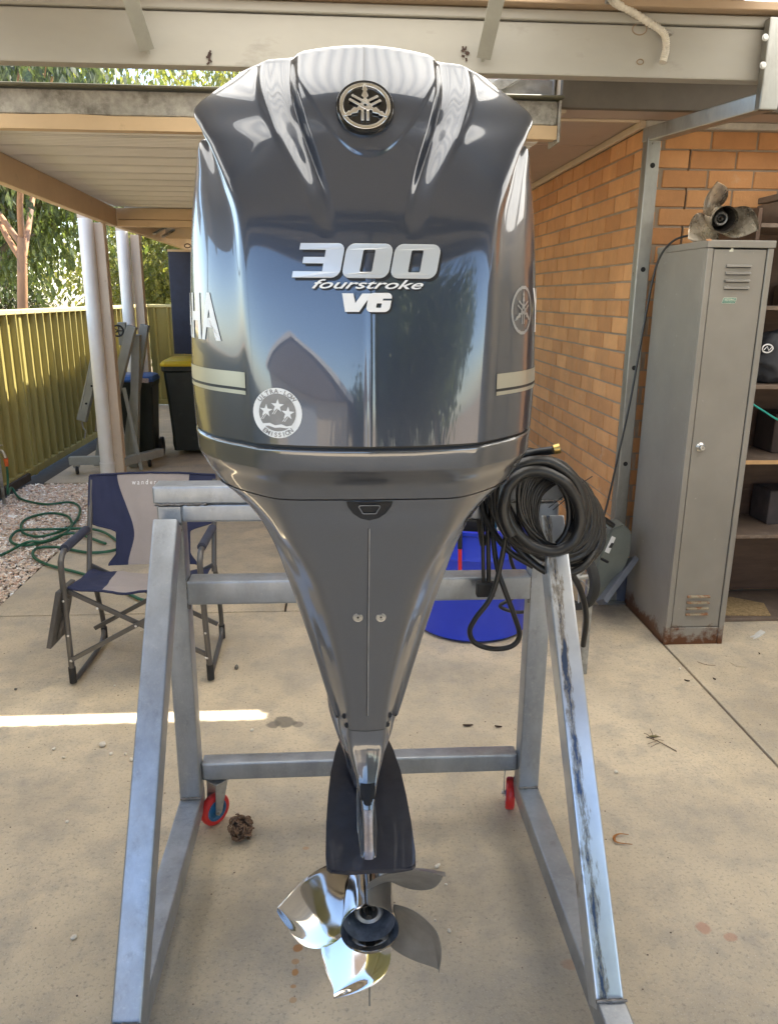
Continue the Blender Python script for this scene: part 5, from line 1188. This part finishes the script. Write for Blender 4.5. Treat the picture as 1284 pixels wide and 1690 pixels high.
# things on the shelves
def blanket(name, label, cat, c, sz, mat, seedv):
    t_ = thing(name, label, cat, c); bm = B(); r = bmesh.ops.create_icosphere(bm, subdivisions=4, radius=1)
    for v in r['verts']:
        n_ = noise.fractal(v.co*1.9+Vector((seedv, 0, 0)), .8, 2.1, 4); v.co = v.co*(1+.28*n_); v.co.x *= sz[0]; v.co.y *= sz[1]; v.co.z = max(-.95*sz[2], v.co.z*sz[2]); v.co += Vector(c)+Vector((0, 0, sz[2]*.95))
    o = obj('body', bm, mat, t_, smooth=True, sharp=80); return t_, o
bg_, _ = blanket('bag', 'crumpled dark grey bag with a white round print on the shelf', 'bag', (2.13, 3.76, SZ[636]+.001), (.17, .11, .125), M('dark_grey_fabric', (.045, .048, .055), .85, var=.2, bmp=.3, bs=400), 3)
p = PY(1264, 575, 3.66); bm = B(); tube(bm, [p+Vector((math.cos(a)*.026, -.012+abs(math.sin(a))*.004, math.sin(a)*.019)) for a in [6.2832*k/24 for k in range(24)]], .0035, 6, True); obj('round_print', bm, WHITEDEC, bg_, smooth=True)
bm = B(); tube(bm, [p+Vector((x, -.013, z)) for x, z in ((-.018, -.006), (-.004, .010), (.006, -.009), (.019, .006))], .0025, 6); obj('print_mark', bm, WHITEDEC, bg_, smooth=True)
blanket('rag', 'bright yellow rag on the second shelf at the right edge', 'rag', (2.22, 3.72, SZ[505]+.001), (.09, .05, .028), M('yellow_cloth', (.60, .42, .02), .8), 8)
blanket('brush_head', 'black bristly brush lying on top of the shelf unit', 'brush', (2.20, 3.74, SZ[368]+.152), (.085, .06, .045), M('black_bristle', (.012, .012, .014), .9), 5)
cbx = thing('wooden_box', 'brown wooden box with a dark slot on top of the shelf unit', 'box', (2.22, 3.76, SZ[368]))
bm = B(); bb(bm, (2.06, 3.64, SZ[368]+.001), (2.44, 3.95, SZ[368]+.11), .004); obj('carcass', bm, WOOD2, cbx)
bm = B(); bb(bm, (2.06, 3.635, SZ[368]+.115), (2.44, 3.95, SZ[368]+.145), .004); obj('lid', bm, WOOD2, cbx)
bm = B(); bb(bm, (2.10, 3.634, SZ[368]+.030), (2.40, 3.6395, SZ[368]+.085)); obj('slot', bm, DK, cbx)
for i, (x, z0_, w_, h_, lab, col) in enumerate(((2.30, 505, .16, .10, 'brown carton at the back of the second shelf', (.16, .11, .07)), (2.32, 760, .20, .20, 'dark carton standing on the pine edged shelf', (.05, .035, .03)), (2.36, 883, .22, .18, 'low dark carton on the shelf above the floor board', (.06, .05, .05)))):
    t_ = thing('carton', lab, 'carton', (x, 3.88, SZ[z0_])); bm = B(); bb(bm, (x-w_/2, 3.80, SZ[z0_]+.001), (x+w_/2, 3.98, SZ[z0_]+h_), .004); obj('box', bm, M('carton%d' % i if 0 else 'carton_'+('a', 'b', 'c')[i], col, .8), t_)
    bm = B(); bb(bm, (x-w_/2+.02, 3.80, SZ[z0_]+h_+.0005), (x+w_/2-.02, 3.97, SZ[z0_]+h_+.003)); obj('flap', bm, M('carton_'+('a', 'b', 'c')[i], col, .8), t_)
tr_ = thing('cord', 'teal cord drooping across the shelf opening beside the locker', 'cord', PY(1260, 680, 3.55))
bm = B(); tube(bm, catmull([PY(x, y, Y) for x, y, Y in ((1215, 640, 3.66), (1238, 664, 3.60), (1262, 680, 3.58), (1284, 693, 3.58), (1320, 705, 3.60))], 8), .0045, 8); obj('cord', bm, M('teal_cord', (.02, .33, .28), .5), tr_, smooth=True)
ln_ = thing('straw_litter', 'scrap of dry straw coloured mat on the floor board of the shelves', 'mat', PY(1250, 1015, 3.75)); bm = B(); prism(bm, [(2.0, 3.66), (2.25, 3.64), (2.3, 3.8), (2.16, 3.9), (2.02, 3.8)], SZ[1030]+.001, SZ[1030]+.008); obj('mat', bm, M('dry_straw', (.36, .25, .12), .9, var=.4, vs=60), ln_)
gl = thing('glove', 'torn white glove lying on the concrete in front of the shelves', 'glove', PZ(1248, 1048, 0))
bm = B(); gp = PZ(1248, 1048, 0); prism(bm, [(.045, .05), (.055, .02), (.02, -.01), (-.01, -.035), (-.045, -.05), (-.02, -.028), (-.05, -.03), (-.02, -.012), (.0, .01), (.03, .035)], .001, .007, lambda u, v, w_: gp+Vector((u, v, w_))); obj('cloth', bm, M('white_cloth', (.62, .60, .55), .8, var=.15), gl)

# ================================================================== FOLDING CAMP CHAIR
NAVY = M('navy_fabric', (.016, .021, .060), .85, var=.12, vs=5, bmp=.25, bs=500); TAUPE = M('taupe_fabric', (.30, .265, .255), .85, var=.08, vs=5, bmp=.25, bs=500); TUBE = M('charcoal_frame', (.10, .095, .092), .4, .4, var=.1); RIV = M('rivet', (.6, .6, .6), .3, .8)
chair = thing('camp_chair', 'folding camp chair in navy and taupe fabric on a charcoal frame, left of the stand', 'camp chair', (-.86, 3.3, 0))
xl, xr = -1.135, -.575
for s, X in ((-1, xl), (1, xr)):
    fr = lambda *q: [Vector((X+dx, y, z)) for dx, y, z in q]
    # front leg rises and folds back into the arm; sled foot runs to the back leg
    bm = B(); tube(bm, catmull(fr((s*.012, 3.10, .03), (s*.006, 3.085, .25), (0, 3.07, .52), (0, 3.085, .578), (0, 3.14, .60), (0, 3.30, .60), (0, 3.46, .585)), 7), .0125, 10); obj('front_leg', bm, TUBE, chair, smooth=True, sharp=80)
    bm = B(); tube(bm, catmull(fr((s*.012, 3.10, .018), (s*.006, 3.18, .016), (0, 3.40, .018), (0, 3.50, .035), (0, 3.53, .10), (0, 3.50, .22), (0, 3.42, .42)), 7), .0115, 10); obj('rear_leg', bm, TUBE, chair, smooth=True, sharp=80)
    bm = B(); tube(bm, fr((0, 3.40, .40), (0, 3.47, .60), (0, 3.55, .80)), .0115, 10); obj('back_post', bm, TUBE, chair, smooth=True, sharp=80)
    bm = B(); tube(bm, fr((s*.012, 3.10, .012), (s*.011, 3.098, .085)), .0155, 12); obj('rubber_foot', bm, BLACKMAT, chair, smooth=True, sharp=50)
    bm = B(); cyl(bm, (X, 3.53, .01), (X, 3.53, .08), .015, seg=12); obj('rubber_foot', bm, BLACKMAT, chair, smooth=True, sharp=50)
    bm = B(); tube(bm, fr((0, 3.13, .606), (0, 3.42, .602)), .019, 12); obj('arm_pad', bm, BLACKMAT if 0 else M('navy_pad', (.03, .035, .06), .7), chair, smooth=True, sharp=50)
    for y, z in ((3.075, .40), (3.087, .24), (3.095, .12)):
        bm = B(); lathe(bm, [(0, .004), (.004, .003), (.0055, 0)], (X+s*.004, y-.0125, z), (0, -1, 0), 10); obj('rivet', bm, RIV, chair, smooth=True)
yF, yB = 3.10, 3.42
for a_, c_ in (((xl, .435), (xr, .13)), ((xl, .13), (xr, .435))):
    off = 0 if a_[1] > .3 else -.022
    for y in (yF-.002, yB): 
        bm = B(); bar(bm, (a_[0], y+off, a_[1]), (c_[0], y+off, c_[1]), .020, .012, (0, 1, 0), .003); obj('cross_brace', bm, TUBE, chair)
for X, z in ((xl+.0, .13), (xl+.13, .365), ((xl+xr)/2, .2825), (xr-.0, .13)):
    bm = B(); lathe(bm, [(0, .004), (.004, .003), (.0055, 0)], (X, yF-.036, z), (0, -1, 0), 10); obj('rivet', bm, RIV, chair, smooth=True)
def fabric(name, mat, f, us, vs_, th=.004):
    bm = B(); G = [[bm.verts.new(f(u, v)) for u in us] for v in vs_]; grid_faces(bm, G); bmesh.ops.recalc_face_normals(bm, faces=bm.faces); bmesh.ops.solidify(bm, geom=bm.faces[:], thickness=th); return obj(name, bm, mat, chair, smooth=True, sharp=60)
def seat_f(u, v):   # u across -1..1, v 0 front .. 1 back
    return Vector(((xl+xr)/2+u*.268, 3.09+v*.33, .452-.028*(1-u*u)-.035*v+.010*noise.noise(Vector((u*3, v*3, 0)))+.003*noise.noise(Vector((u*9, v*9, 3)))))
def back_f(u, v):   # v 0 bottom .. 1 top
    return Vector(((xl+xr)/2+u*.283, 3.415+.135*v+.030*(1-u*u)+.014*noise.noise(Vector((u*3.2, v*2.2, 4)))+.004*noise.noise(Vector((u*11, v*5, 1))), .425+.395*v+.006*(1-u*u)*v))
L_ = lambda a, c, n=14: [a+(c-a)*k/n for k in range(n+1)]
fabric('seat_fabric', TAUPE, lambda u, v: seat_f(u*(.50+.10*v), v), L_(-1, 1), L_(0, 1))
for s in (-1, 1): fabric('seat_side', NAVY, lambda u, v: seat_f(s*((.50+.10*v)+(1-(.50+.10*v))*u), v), L_(.0, 1), L_(0, 1))
# the back narrows to a waist; navy wings either side of a taupe centre
ctr = lambda v: .30+.28*smooth(.25, 1.0, v)**1.2+.10*(1-smooth(0, .35, v))
outr = lambda v: (.60+.40*(1-smooth(.0, .16, v)))*(1-smooth(.30, .52, v))+1.0*smooth(.30, .52, v) if v > .0 else 1
outr = lambda v: .58+.42*smooth(.36, .50, v)+.12*(1-smooth(0, .14, v))
fabric('back_fabric', TAUPE, lambda u, v: back_f(u*ctr(v), v), L_(-1, 1), L_(0, 1, 26))
for s in (-1, 1): fabric('back_wing', NAVY, lambda u, v: back_f(s*(ctr(v)+(outr(v)-ctr(v))*u), v), L_(0, 1), L_(0, 1, 30))
bm = B(); tube(bm, [back_f(-1+2*k/30, 1.0)+Vector((0, -.004, .001)) for k in range(31)], .0055, 6); obj('piping', bm, NAVY, chair, smooth=True)
bm = B(); tube(bm, [seat_f(-1+2*k/30, 0)+Vector((0, -.003, 0)) for k in range(31)], .006, 6); obj('piping', bm, NAVY, chair, smooth=True)
for s in (-1, 1):
    bm = B(); tube(bm, [back_f(s*outr(v), v)+Vector((0, -.003, 0)) for v in L_(0, 1, 40)], .0045, 6); obj('piping', bm, NAVY, chair, smooth=True)
me = text_mesh('wanderer', .030, 0, 0, space=1.6); xs = [v.co.x for v in me.vertices]
fit(me, lambda c: back_f((c.x*.8-min(xs)*.8-.098)/.283, .90+c.y/.395)+Vector((0, -.0060, 0))); link('lettering', me, WHITEDEC, chair)
# side tray folded down on the left
bm = B(); prism(bm, [(3.03, .21), (3.06, .18), (3.13, .44), (3.10, .47)], xl-.075, xl-.03, lambda u, v, w_: Vector((w_, u, v)))
bm.free(); bm = B(); bar(bm, (xl-.07, 3.12, .20), (xl-.015, 3.14, .44), .02, .20, (0, 1, 0), .004); obj('side_tray', bm, M('tray_charcoal', (.07, .066, .064), .5), chair)
bm = B(); bar(bm, (xl-.05, 3.09, .22), (xl+.01, 3.09, .40), .014, .014); obj('tray_brace', bm, TUBE, chair)

# ================================================================== WHEELIE BINS
BINM = M('dark_green_bin_plastic', (.014, .019, .016), .45, var=.2, dirt=(.05, .05, .045), dirt_amt=(.6, .8), ds=6)
def bin_(c, w_, d_, h_, lidcol, lidname, label, rz=0):
    t_ = thing('wheelie_bin', label, 'bin', c, rz, group='wheelie bins under the far carport'); bm = B()
    rows = []
    for z, k in ((.06, .80), (.5, .88), (.93, .985), (.95, 1.04), (1.0, 1.05)):
        rows.append([bm.verts.new((x*w_/2*k, y*d_/2*k, z*h_)) for x, y in ((-1, -.9), (-.9, -1), (.9, -1), (1, -.9), (1, .9), (.9, 1), (-.9, 1), (-1, .9))])
    grid_faces(bm, rows, True); bm.faces.new(rows[0]); obj('body', bm, BINM, t_, local=True, smooth=True, sharp=30)
    m_ = M(lidname, lidcol, .4, var=.06)
    bm = B(); rows = []
    for z, k in ((.0, 1.08), (.02, 1.09), (.05, 1.0), (.065, .8)):
        rows.append([bm.verts.new((x*w_/2*k, y*d_/2*k-.01, h_+z)) for x, y in ((-1, -.85), (-.85, -1), (.85, -1), (1, -.85), (1, .9), (.9, 1), (-.9, 1), (-1, .9))])
    grid_faces(bm, rows, True); bm.faces.new(rows[-1][::-1]); obj('lid', bm, m_, t_, local=True, smooth=True, sharp=30)
    bm = B(); cyl(bm, (-w_*.46, d_*.56, h_*.98), (w_*.46, d_*.56, h_*.98), .014, seg=10); obj('handle', bm, BINM, t_, local=True, smooth=True, sharp=50)
    for s in (-1, 1):
        bm = B(); cyl(bm, (s*w_*.44, d_*.40, .10), (s*w_*.52, d_*.40, .10), .10, seg=22); obj('wheel', bm, BLACKMAT, t_, local=True, smooth=True, sharp=50)
    return t_
b1 = bin_((-1.50, 8.36, 0), .56, .60, .93, (.62, .42, .01), 'yellow_lid_plastic', 'black wheelie bin with the flat yellow lid beside the downpipes', R(3))
b2 = bin_((-.86, 8.9, 0), .56, .60, 1.0, (.01, .24, .10), 'green_lid_plastic', 'black wheelie bin with the green lid, mostly behind the yellow lidded one', R(0))
b3 = bin_((-1.995, 7.98, 0), .34, .36, .80, (.03, .10, .30), 'blue_lid_plastic', 'smaller black wheelie bin with the domed blue lid', R(2))
for t_, z, rx in ((b1, .965, .1), (b3, .84, .08)):
    bm = B(); box(bm, (.12 if t_ is b1 else .06, -.345 if t_ is b1 else -.213, z-.02), (.17, .004, .045), Matrix.Rotation(rx, 3, 'Y'), 0); 
    for v in bm.verts: pass
    obj('lid_label', bm, M('lid_label_print', (.45, .38, .36), .5, var=.5, vs=90), t_, local=True)

# ================================================================== FOLDED ENGINE HOIST
HG = M('hoist_grey_paint', (.30, .31, .29), .45, .15, var=.12, vs=6, dirt=(.16, .15, .13), dirt_amt=(.62, .8)); YH = 7.55
ho = thing('engine_hoist', 'folded grey steel engine hoist parked behind the white downpipe', 'engine hoist', (-2.0, YH, 0))
def hb(name, a, c, w_, h_, mat=HG, Y=YH, Y2=None):
    p, q = PY(*a, Y), PY(*c, Y2 or Y); bm = B(); bar(bm, p, q, w_, h_, (0, -1, .2), .004); return obj(name, bm, mat, ho)
def holes(p, n, q, Y, r_=.010):
    for k in range(n):
        f = k/(n-1) if n > 1 else 0; c = PY(p[0]+(q[0]-p[0])*f, p[1]+(q[1]-p[1])*f, Y); bm = B(); cyl(bm, c, c+Vector((0, -.006, 0)), r_, seg=12); obj('bolt_hole', bm, DK, ho)
hb('mast', (226, 552), (222, 770), .075, .085)
hb('boom', (219, 538), (178, 700), .08, .075, Y=YH-.12); hb('boom_extension', (240, 536), (207, 768), .075, .075, Y=YH+.12)
hb('lift_arm', (159, 598), (136, 694), .085, .07, Y=YH+.02); holes((152, 637), 2, (143, 666), YH-.035)
hb('tie_rod', (205, 640), (234, 776), .035, .012, Y=YH-.2); hb('tie_rod', (152, 585), (134, 675), .012, .012, Y=YH-.12)
hb('hydraulic_ram', (168, 655), (163, 712), .055, .05, M('ram_steel', (.4, .38, .35), .35, .8), Y=YH+.1)
hb('mast_foot', (170, 712), (160, 780), .06, .06, Y=YH+.1)
for a, c, Ya, Yb in (((118, 783), (212, 788), YH-.30, YH-.25), ((206, 790), (268, 767), YH-.35, YH+.1)):
    p, q = PY(*a, Ya), PY(*c, Yb); p.z = q.z = .13; bm = B(); bar(bm, p, q, .07, .075, bev=.004); obj('base_leg', bm, HG, ho)
for px, Y in ((130, YH-.30), (250, YH)):
    c = PY(px, 795, Y); c.z = .045; bm = B(); lathe(bm, [(0, -.014), (.040, -.014), (.045, -.008), (.045, .008), (.040, .014), (0, .014)], c, (1, .4, 0), 22); w_ = obj('wheel', bm, BLACKMAT, ho, smooth=True, sharp=50)
    bm = B(); box(bm, c+Vector((0, 0, .035)), (.05, .05, .03), None, .003); obj('wheel_fork', bm, GALVOLD, ho)
c = PY(195, 546, YH-.14); bm = B(); tube(bm, [c+Vector((math.cos(a)*.048, 0, math.sin(a)*.048)) for a in [6.2832*k/24 for k in range(24)]], .008, 7, True); wh = obj('hand_wheel', bm, BLACKMAT, ho, smooth=True)
for k in range(5):
    a = 6.2832*k/5; bm = B(); cyl(bm, c, c+Vector((math.cos(a)*.046, 0, math.sin(a)*.046)), .005, seg=6); obj('wheel_spoke', bm, BLACKMAT, wh) if 0 else obj('wheel_spoke', bm, BLACKMAT, ho)
bm = B(); bb(bm, c+Vector((.0, .0, -.13)), c+Vector((.07, .06, .075)), .004); obj('head_plate', bm, HG, ho)
bm = B(); tube(bm, catmull([PY(136, 696, YH), PY(138, 706, YH), PY(142, 712, YH), PY(140, 724, YH)], 5), .008, 6); obj('lift_hook', bm, GALVOLD, ho, smooth=True)

# ================================================================== TAP, GARDEN HOSE
tp = thing('garden_tap', 'old garden tap on a standpipe at the fence with an orange hose fitting', 'tap', PZ(12, 830, 0))
base = PZ(8, 832, 0); bm = B(); cyl(bm, base, base+Vector((0, 0, .42)), .013, seg=12); obj('standpipe', bm, GALVOLD, tp, smooth=True, sharp=50)
h_ = base+Vector((0, 0, .42)); bm = B(); tube(bm, catmull([h_, h_+Vector((.02, -.02, .015)), h_+Vector((.06, -.05, .01)), h_+Vector((.085, -.07, -.035))], 5), .014, 10); obj('spout', bm, M('old_brass', (.38, .33, .24), .45, .7), tp, smooth=True, sharp=80)
bm = B(); cyl(bm, h_+Vector((.03, -.03, .015)), h_+Vector((.03, -.03, .055)), .007, seg=8); box(bm, h_+Vector((.03, -.03, .062)), (.06, .014, .010), None, .003); obj('handle', bm, M('old_brass', (.38, .33, .24), .45, .7), tp)
bm = B(); cyl(bm, h_+Vector((.085, -.07, -.035)), h_+Vector((.086, -.07, -.095)), .018, .014, seg=14); obj('hose_connector', bm, M('orange_fitting', (.62, .12, .03), .4), tp, smooth=True, sharp=50)
bx = thing('garden_edging', 'dark timber post and sleeper at the fence beside the tap', 'edging', PZ(0, 835, 0))
bm = B(); q = PZ(-2, 838, 0); bb(bm, q+Vector((-.10, -.04, 0)), q+Vector((-.03, .04, .40)), .004); obj('post', bm, M('dark_timber', (.05, .038, .03), .8), bx)
bm = B(); bb(bm, (-2.80, 3.9, 0), (-2.76, 7.0, .07), .004); obj('sleeper', bm, M('dark_timber', (.05, .038, .03), .8), bx)
HOSE = M('green_garden_hose', (.012, .10, .055), .45, var=.2)
gh = thing('garden_hose', 'dark green garden hose snaking from the tap over the gravel to the slab', 'garden hose', PZ(80, 870, 0))
top_ = h_+Vector((.086, -.07, -.095))
def gz(px, py, z=.018): return PZ(px, py, z)
pts = [top_, top_+Vector((0, -.01, -.10)), top_+Vector((-.01, -.02, -.22)), gz(20, 805, .06), gz(35, 823), gz(75, 832), gz(118, 829), gz(133, 842), (gz(118, 868)), gz(70, 885), gz(38, 878), gz(42, 858), gz(80, 847), gz(112, 852), gz(118, 870, .03), gz(90, 890), gz(40, 900), gz(18, 892), gz(30, 876, .03), gz(65, 874, .03), gz(150, 873, .03), gz(185, 886), gz(196, 905), gz(150, 912), gz(95, 903), gz(62, 905), gz(56, 918), gz(80, 932), gz(140, 948), gz(190, 968), gz(235, 990), gz(262, 988)]
bm = B(); tube(bm, catmull(pts, 9), .0095, 8); obj('hose', bm, HOSE, gh, smooth=True, sharp=80)
bm = B(); tube(bm, catmull([gz(-25, 920), gz(5, 915), (gz(45, 895, .035)), gz(75, 893, .035), gz(120, 880, .03), gz(175, 897)], 9), .0095, 8); obj('hose', bm, HOSE, gh, smooth=True, sharp=80)

# ================================================================== SMALL THINGS ON THE SLAB
sc_ = PZ(399, 1384, 0); sb_ = thing('seed_ball', 'brown knobbly dried seed ball lying on the concrete beside the red caster', 'seed ball', sc_); cc = sc_+Vector((0, .0, .040))
KN = M('dried_seed_brown', (.15, .085, .05), .85, var=.35, vs=50, dirt=(.30, .20, .13), dirt_amt=(.5, .7), ds=70); bm = B(); bmesh.ops.create_icosphere(bm, subdivisions=3, radius=.026, matrix=Matrix.Translation(cc)); obj('core', bm, M('seed_core', (.05, .03, .02), .9), sb_)
rg = random.Random(9); bm = B()
for k in range(120):
    d = Vector((rg.gauss(0, 1), rg.gauss(0, 1), rg.gauss(0, 1))).normalized(); s = d.orthogonal().normalized(); s.rotate(Matrix.Rotation(rg.random()*6.3, 3, d)); L = rg.uniform(.007, .013); p = cc+d*rg.uniform(.025, .038)
    if p.z < .006: p.z = .006
    tube(bm, catmull([p-s*L, p+d*.004, p+s*L+d*rg.uniform(-.004, .006)], 3), rg.uniform(.002, .0036), 5)
o = obj('husk', bm, KN, sb_, smooth=True, sharp=60); o['kind'] = 'stuff'
PEB = M('pale_pebble', (.66, .60, .50), .8, var=.2, vs=40); k_ = 0
def pebble(px, py, r_, lab, grp='pale pebbles scattered on the slab', mat=PEB, sq=1):
    bm = B(); rr_ = random.Random(int(px*7+py)); stone(bm, PZ(px, py, 0)+Vector((0, 0, r_*.45)), r_, rr_); bmesh.ops.subdivide_edges(bm, edges=bm.edges[:], cuts=1, use_grid_fill=True, smooth=.8)
    mz = min(v.co.z for v in bm.verts); bmesh.ops.translate(bm, verts=bm.verts, vec=(0, 0, .0005-mz)); o = obj('pebble', bm, mat, smooth=True, sharp=60); tagp(o, lab, 'pebble', grp)
for px, py, r_, lab in ((170, 1232, .012, 'largest of the pale pebbles in the row left of the stand leg'), (184, 1246, .008, 'pale pebble second from left in the row beside the stand leg'), (208, 1247, .007, 'pale pebble third in the row beside the stand leg'),
    (218, 1256, .007, 'pale pebble closest to the left stand leg'), (90, 1238, .007, 'pale pebble alone left of the row near the lit strip'), (106, 1252, .006, 'small pale pebble just below the lone one at left'), (190, 1133, .006, 'tiny pale pebble in front of the camp chair'),
    (416, 1207, .008, 'flat pale pebble just below the end of the sunlit strip'), (1016, 1276, .008, 'pale pebble on the open slab right of the right stand leg'), (722, 1432, .009, 'white pebble beside the right edge of the dark plate'),
    (736, 1461, .004, 'tiny white chip right of the propeller'), (718, 1520, .004, 'tiny white chip above the lower right blade'), (741, 1538, .005, 'small white chip right of the lower right blade tip'), (123, 1550, .008, 'pale pebble alone at the lower left of the slab'),
    (1121, 1105, .006, 'small pale pebble by the dark joint near the locker'), (233, 1043, .007, 'pale pebble under the camp chair'), (232, 1280, .005, 'tiny pale chip against the left stand leg'), (112, 1358, .005, 'tiny chip on the slab at far left')):
    pebble(px, py, r_, lab)
DKP = M('dark_stone', (.13, .12, .105), .85, var=.3, vs=60)
pebble(391, 1105, .014, 'grey crumbly stone on the slab right of the camp chair', 'dark lumps on the slab', DKP); pebble(27, 1139, .006, 'tiny dark lump on the slab far left below the camp chair', 'dark lumps on the slab', DKP)
BRN = M('dry_brown_bark', (.10, .065, .045), .9, var=.3)
for i, (px, py, L, lab) in enumerate(((772, 1199, .020, 'dark curled bark chip left of the pair between the stand legs'), (822, 1201, .015, 'dark curled bark chip right of the pair beside the right leg'), (1133, 1125, .014, 'dark bark scrap lying on the slab joint near the locker'), (1178, 1122, .012, 'dark bark scrap right of the slab joint'), (1252, 1080, .012, 'curled dry leaf scrap under the shelves'))):
    c = PZ(px, py, 0); bm = B(); a = .4*i; d = Vector((math.cos(a), -math.sin(a)*.6, 0)); s = Vector((-d.y, d.x, 0))
    G = [[bm.verts.new(c+d*L*u+s*L*.35*v*(1-u*u*.8)+Vector((0, 0, .0015+.005*v*v+.003*u*u))) for v in (-1, -.5, 0, .5, 1)] for u in (-1, -.6, -.2, .2, .6, 1)]
    grid_faces(bm, G); bmesh.ops.solidify(bm, geom=bm.faces[:], thickness=.001); tagp(obj('bark_chip', bm, BRN), lab, 'bark chip', 'bark chips and leaf scraps on the slab')
tw = thing('twig', 'dry forked twig with a few needles on the slab near the joint', 'twig', PZ(1090, 1222, 0)); rg = random.Random(4)
bm = B(); g3 = lambda x, y, z=.004: PZ(x, y, z); tube(bm, catmull([g3(1066, 1216), g3(1082, 1222, .008), g3(1100, 1231), g3(1116, 1240)], 4), .0018, 5)
for a, c in (((1078, 1220), (1072, 1203)), ((1074, 1218), (1090, 1216)), ((1082, 1224), (1068, 1228)), ((1088, 1226), (1073, 1233)), ((1080, 1222), (1094, 1222)), ((1072, 1216), (1062, 1210))): tube(bm, [g3(*a), g3((a[0]+c[0])/2+1, (a[1]+c[1])/2-1, .009), g3(*c)], .0011, 4)
obj('stem', bm, BRN, tw)
bm = B(); prism(bm, [(0, 0), (.012, .006), (.026, .006), (.040, 0), (.026, -.005), (.012, -.006)], .004, .0052, lambda u, v, w_: g3(1070, 1217, 0)+Vector((u, v, w_))); obj('dry_leaf', bm, M('olive_dry_leaf', (.16, .14, .05), .8), tw)
cl = thing('curled_leaf', 'narrow orange curled gum leaf on the slab right of the stand', 'leaf', PZ(1028, 1386, 0)); bm = B(); pth = catmull([g3(1037, 1378, .005), g3(1022, 1377, .006), g3(1013, 1382, .004), g3(1018, 1391, .004), g3(1043, 1394, .003)], 6); rows = []
for i, p in enumerate(pth):
    t_ = (pth[min(i+1, len(pth)-1)]-pth[max(i-1, 0)]).normalized(); s = Vector((-t_.y, t_.x, 0)).normalized()*.0042*math.sin(math.pi*(i+.4)/(len(pth)+.0)); rows.append([bm.verts.new(p-s+Vector((0, 0, .002))), bm.verts.new(p), bm.verts.new(p+s+Vector((0, 0, .002)))])
grid_faces(bm, rows); bmesh.ops.solidify(bm, geom=bm.faces[:], thickness=.0006); obj('blade', bm, M('orange_dry_leaf', (.50, .22, .06), .7), cl, smooth=True)
for i, (x0, y0, x1, y1, lab) in enumerate(((1150, 1092, 1180, 1098, 'long thin straw curved on the slab in front of the locker'), (1205, 1094, 1230, 1101, 'pale short straw lying right of the locker foot'), (538, 1066, 1, 1, ''))):
    if not lab: continue
    bm = B(); tube(bm, catmull([g3(x0, y0), g3((x0+x1)/2, (y0+y1)/2+2), g3(x1, y1)], 5), .0012, 4); tagp(obj('straw', bm, M('straw_'+('brown' if i == 0 else 'pale'), (.20, .13, .08) if i == 0 else (.5, .42, .28), .8)), lab, 'straw')
# fallen grit: tiny specks too many to count
rg = random.Random(21); bm = B()
for k in range(420):
    x, y = rg.uniform(-1.7, 2.2), rg.uniform(.95, 4.0); r_ = rg.uniform(.0008, .0026)
    bmesh.ops.create_icosphere(bm, subdivisions=1, radius=r_, matrix=Matrix.Translation((x, y, r_*.5)) @ Matrix.Diagonal((1.3, 1, .6, 1)))
tagp(obj('grit', bm, M('grit_specks', (.16, .12, .09), .9, var=.6, vs=9)), kind='stuff')
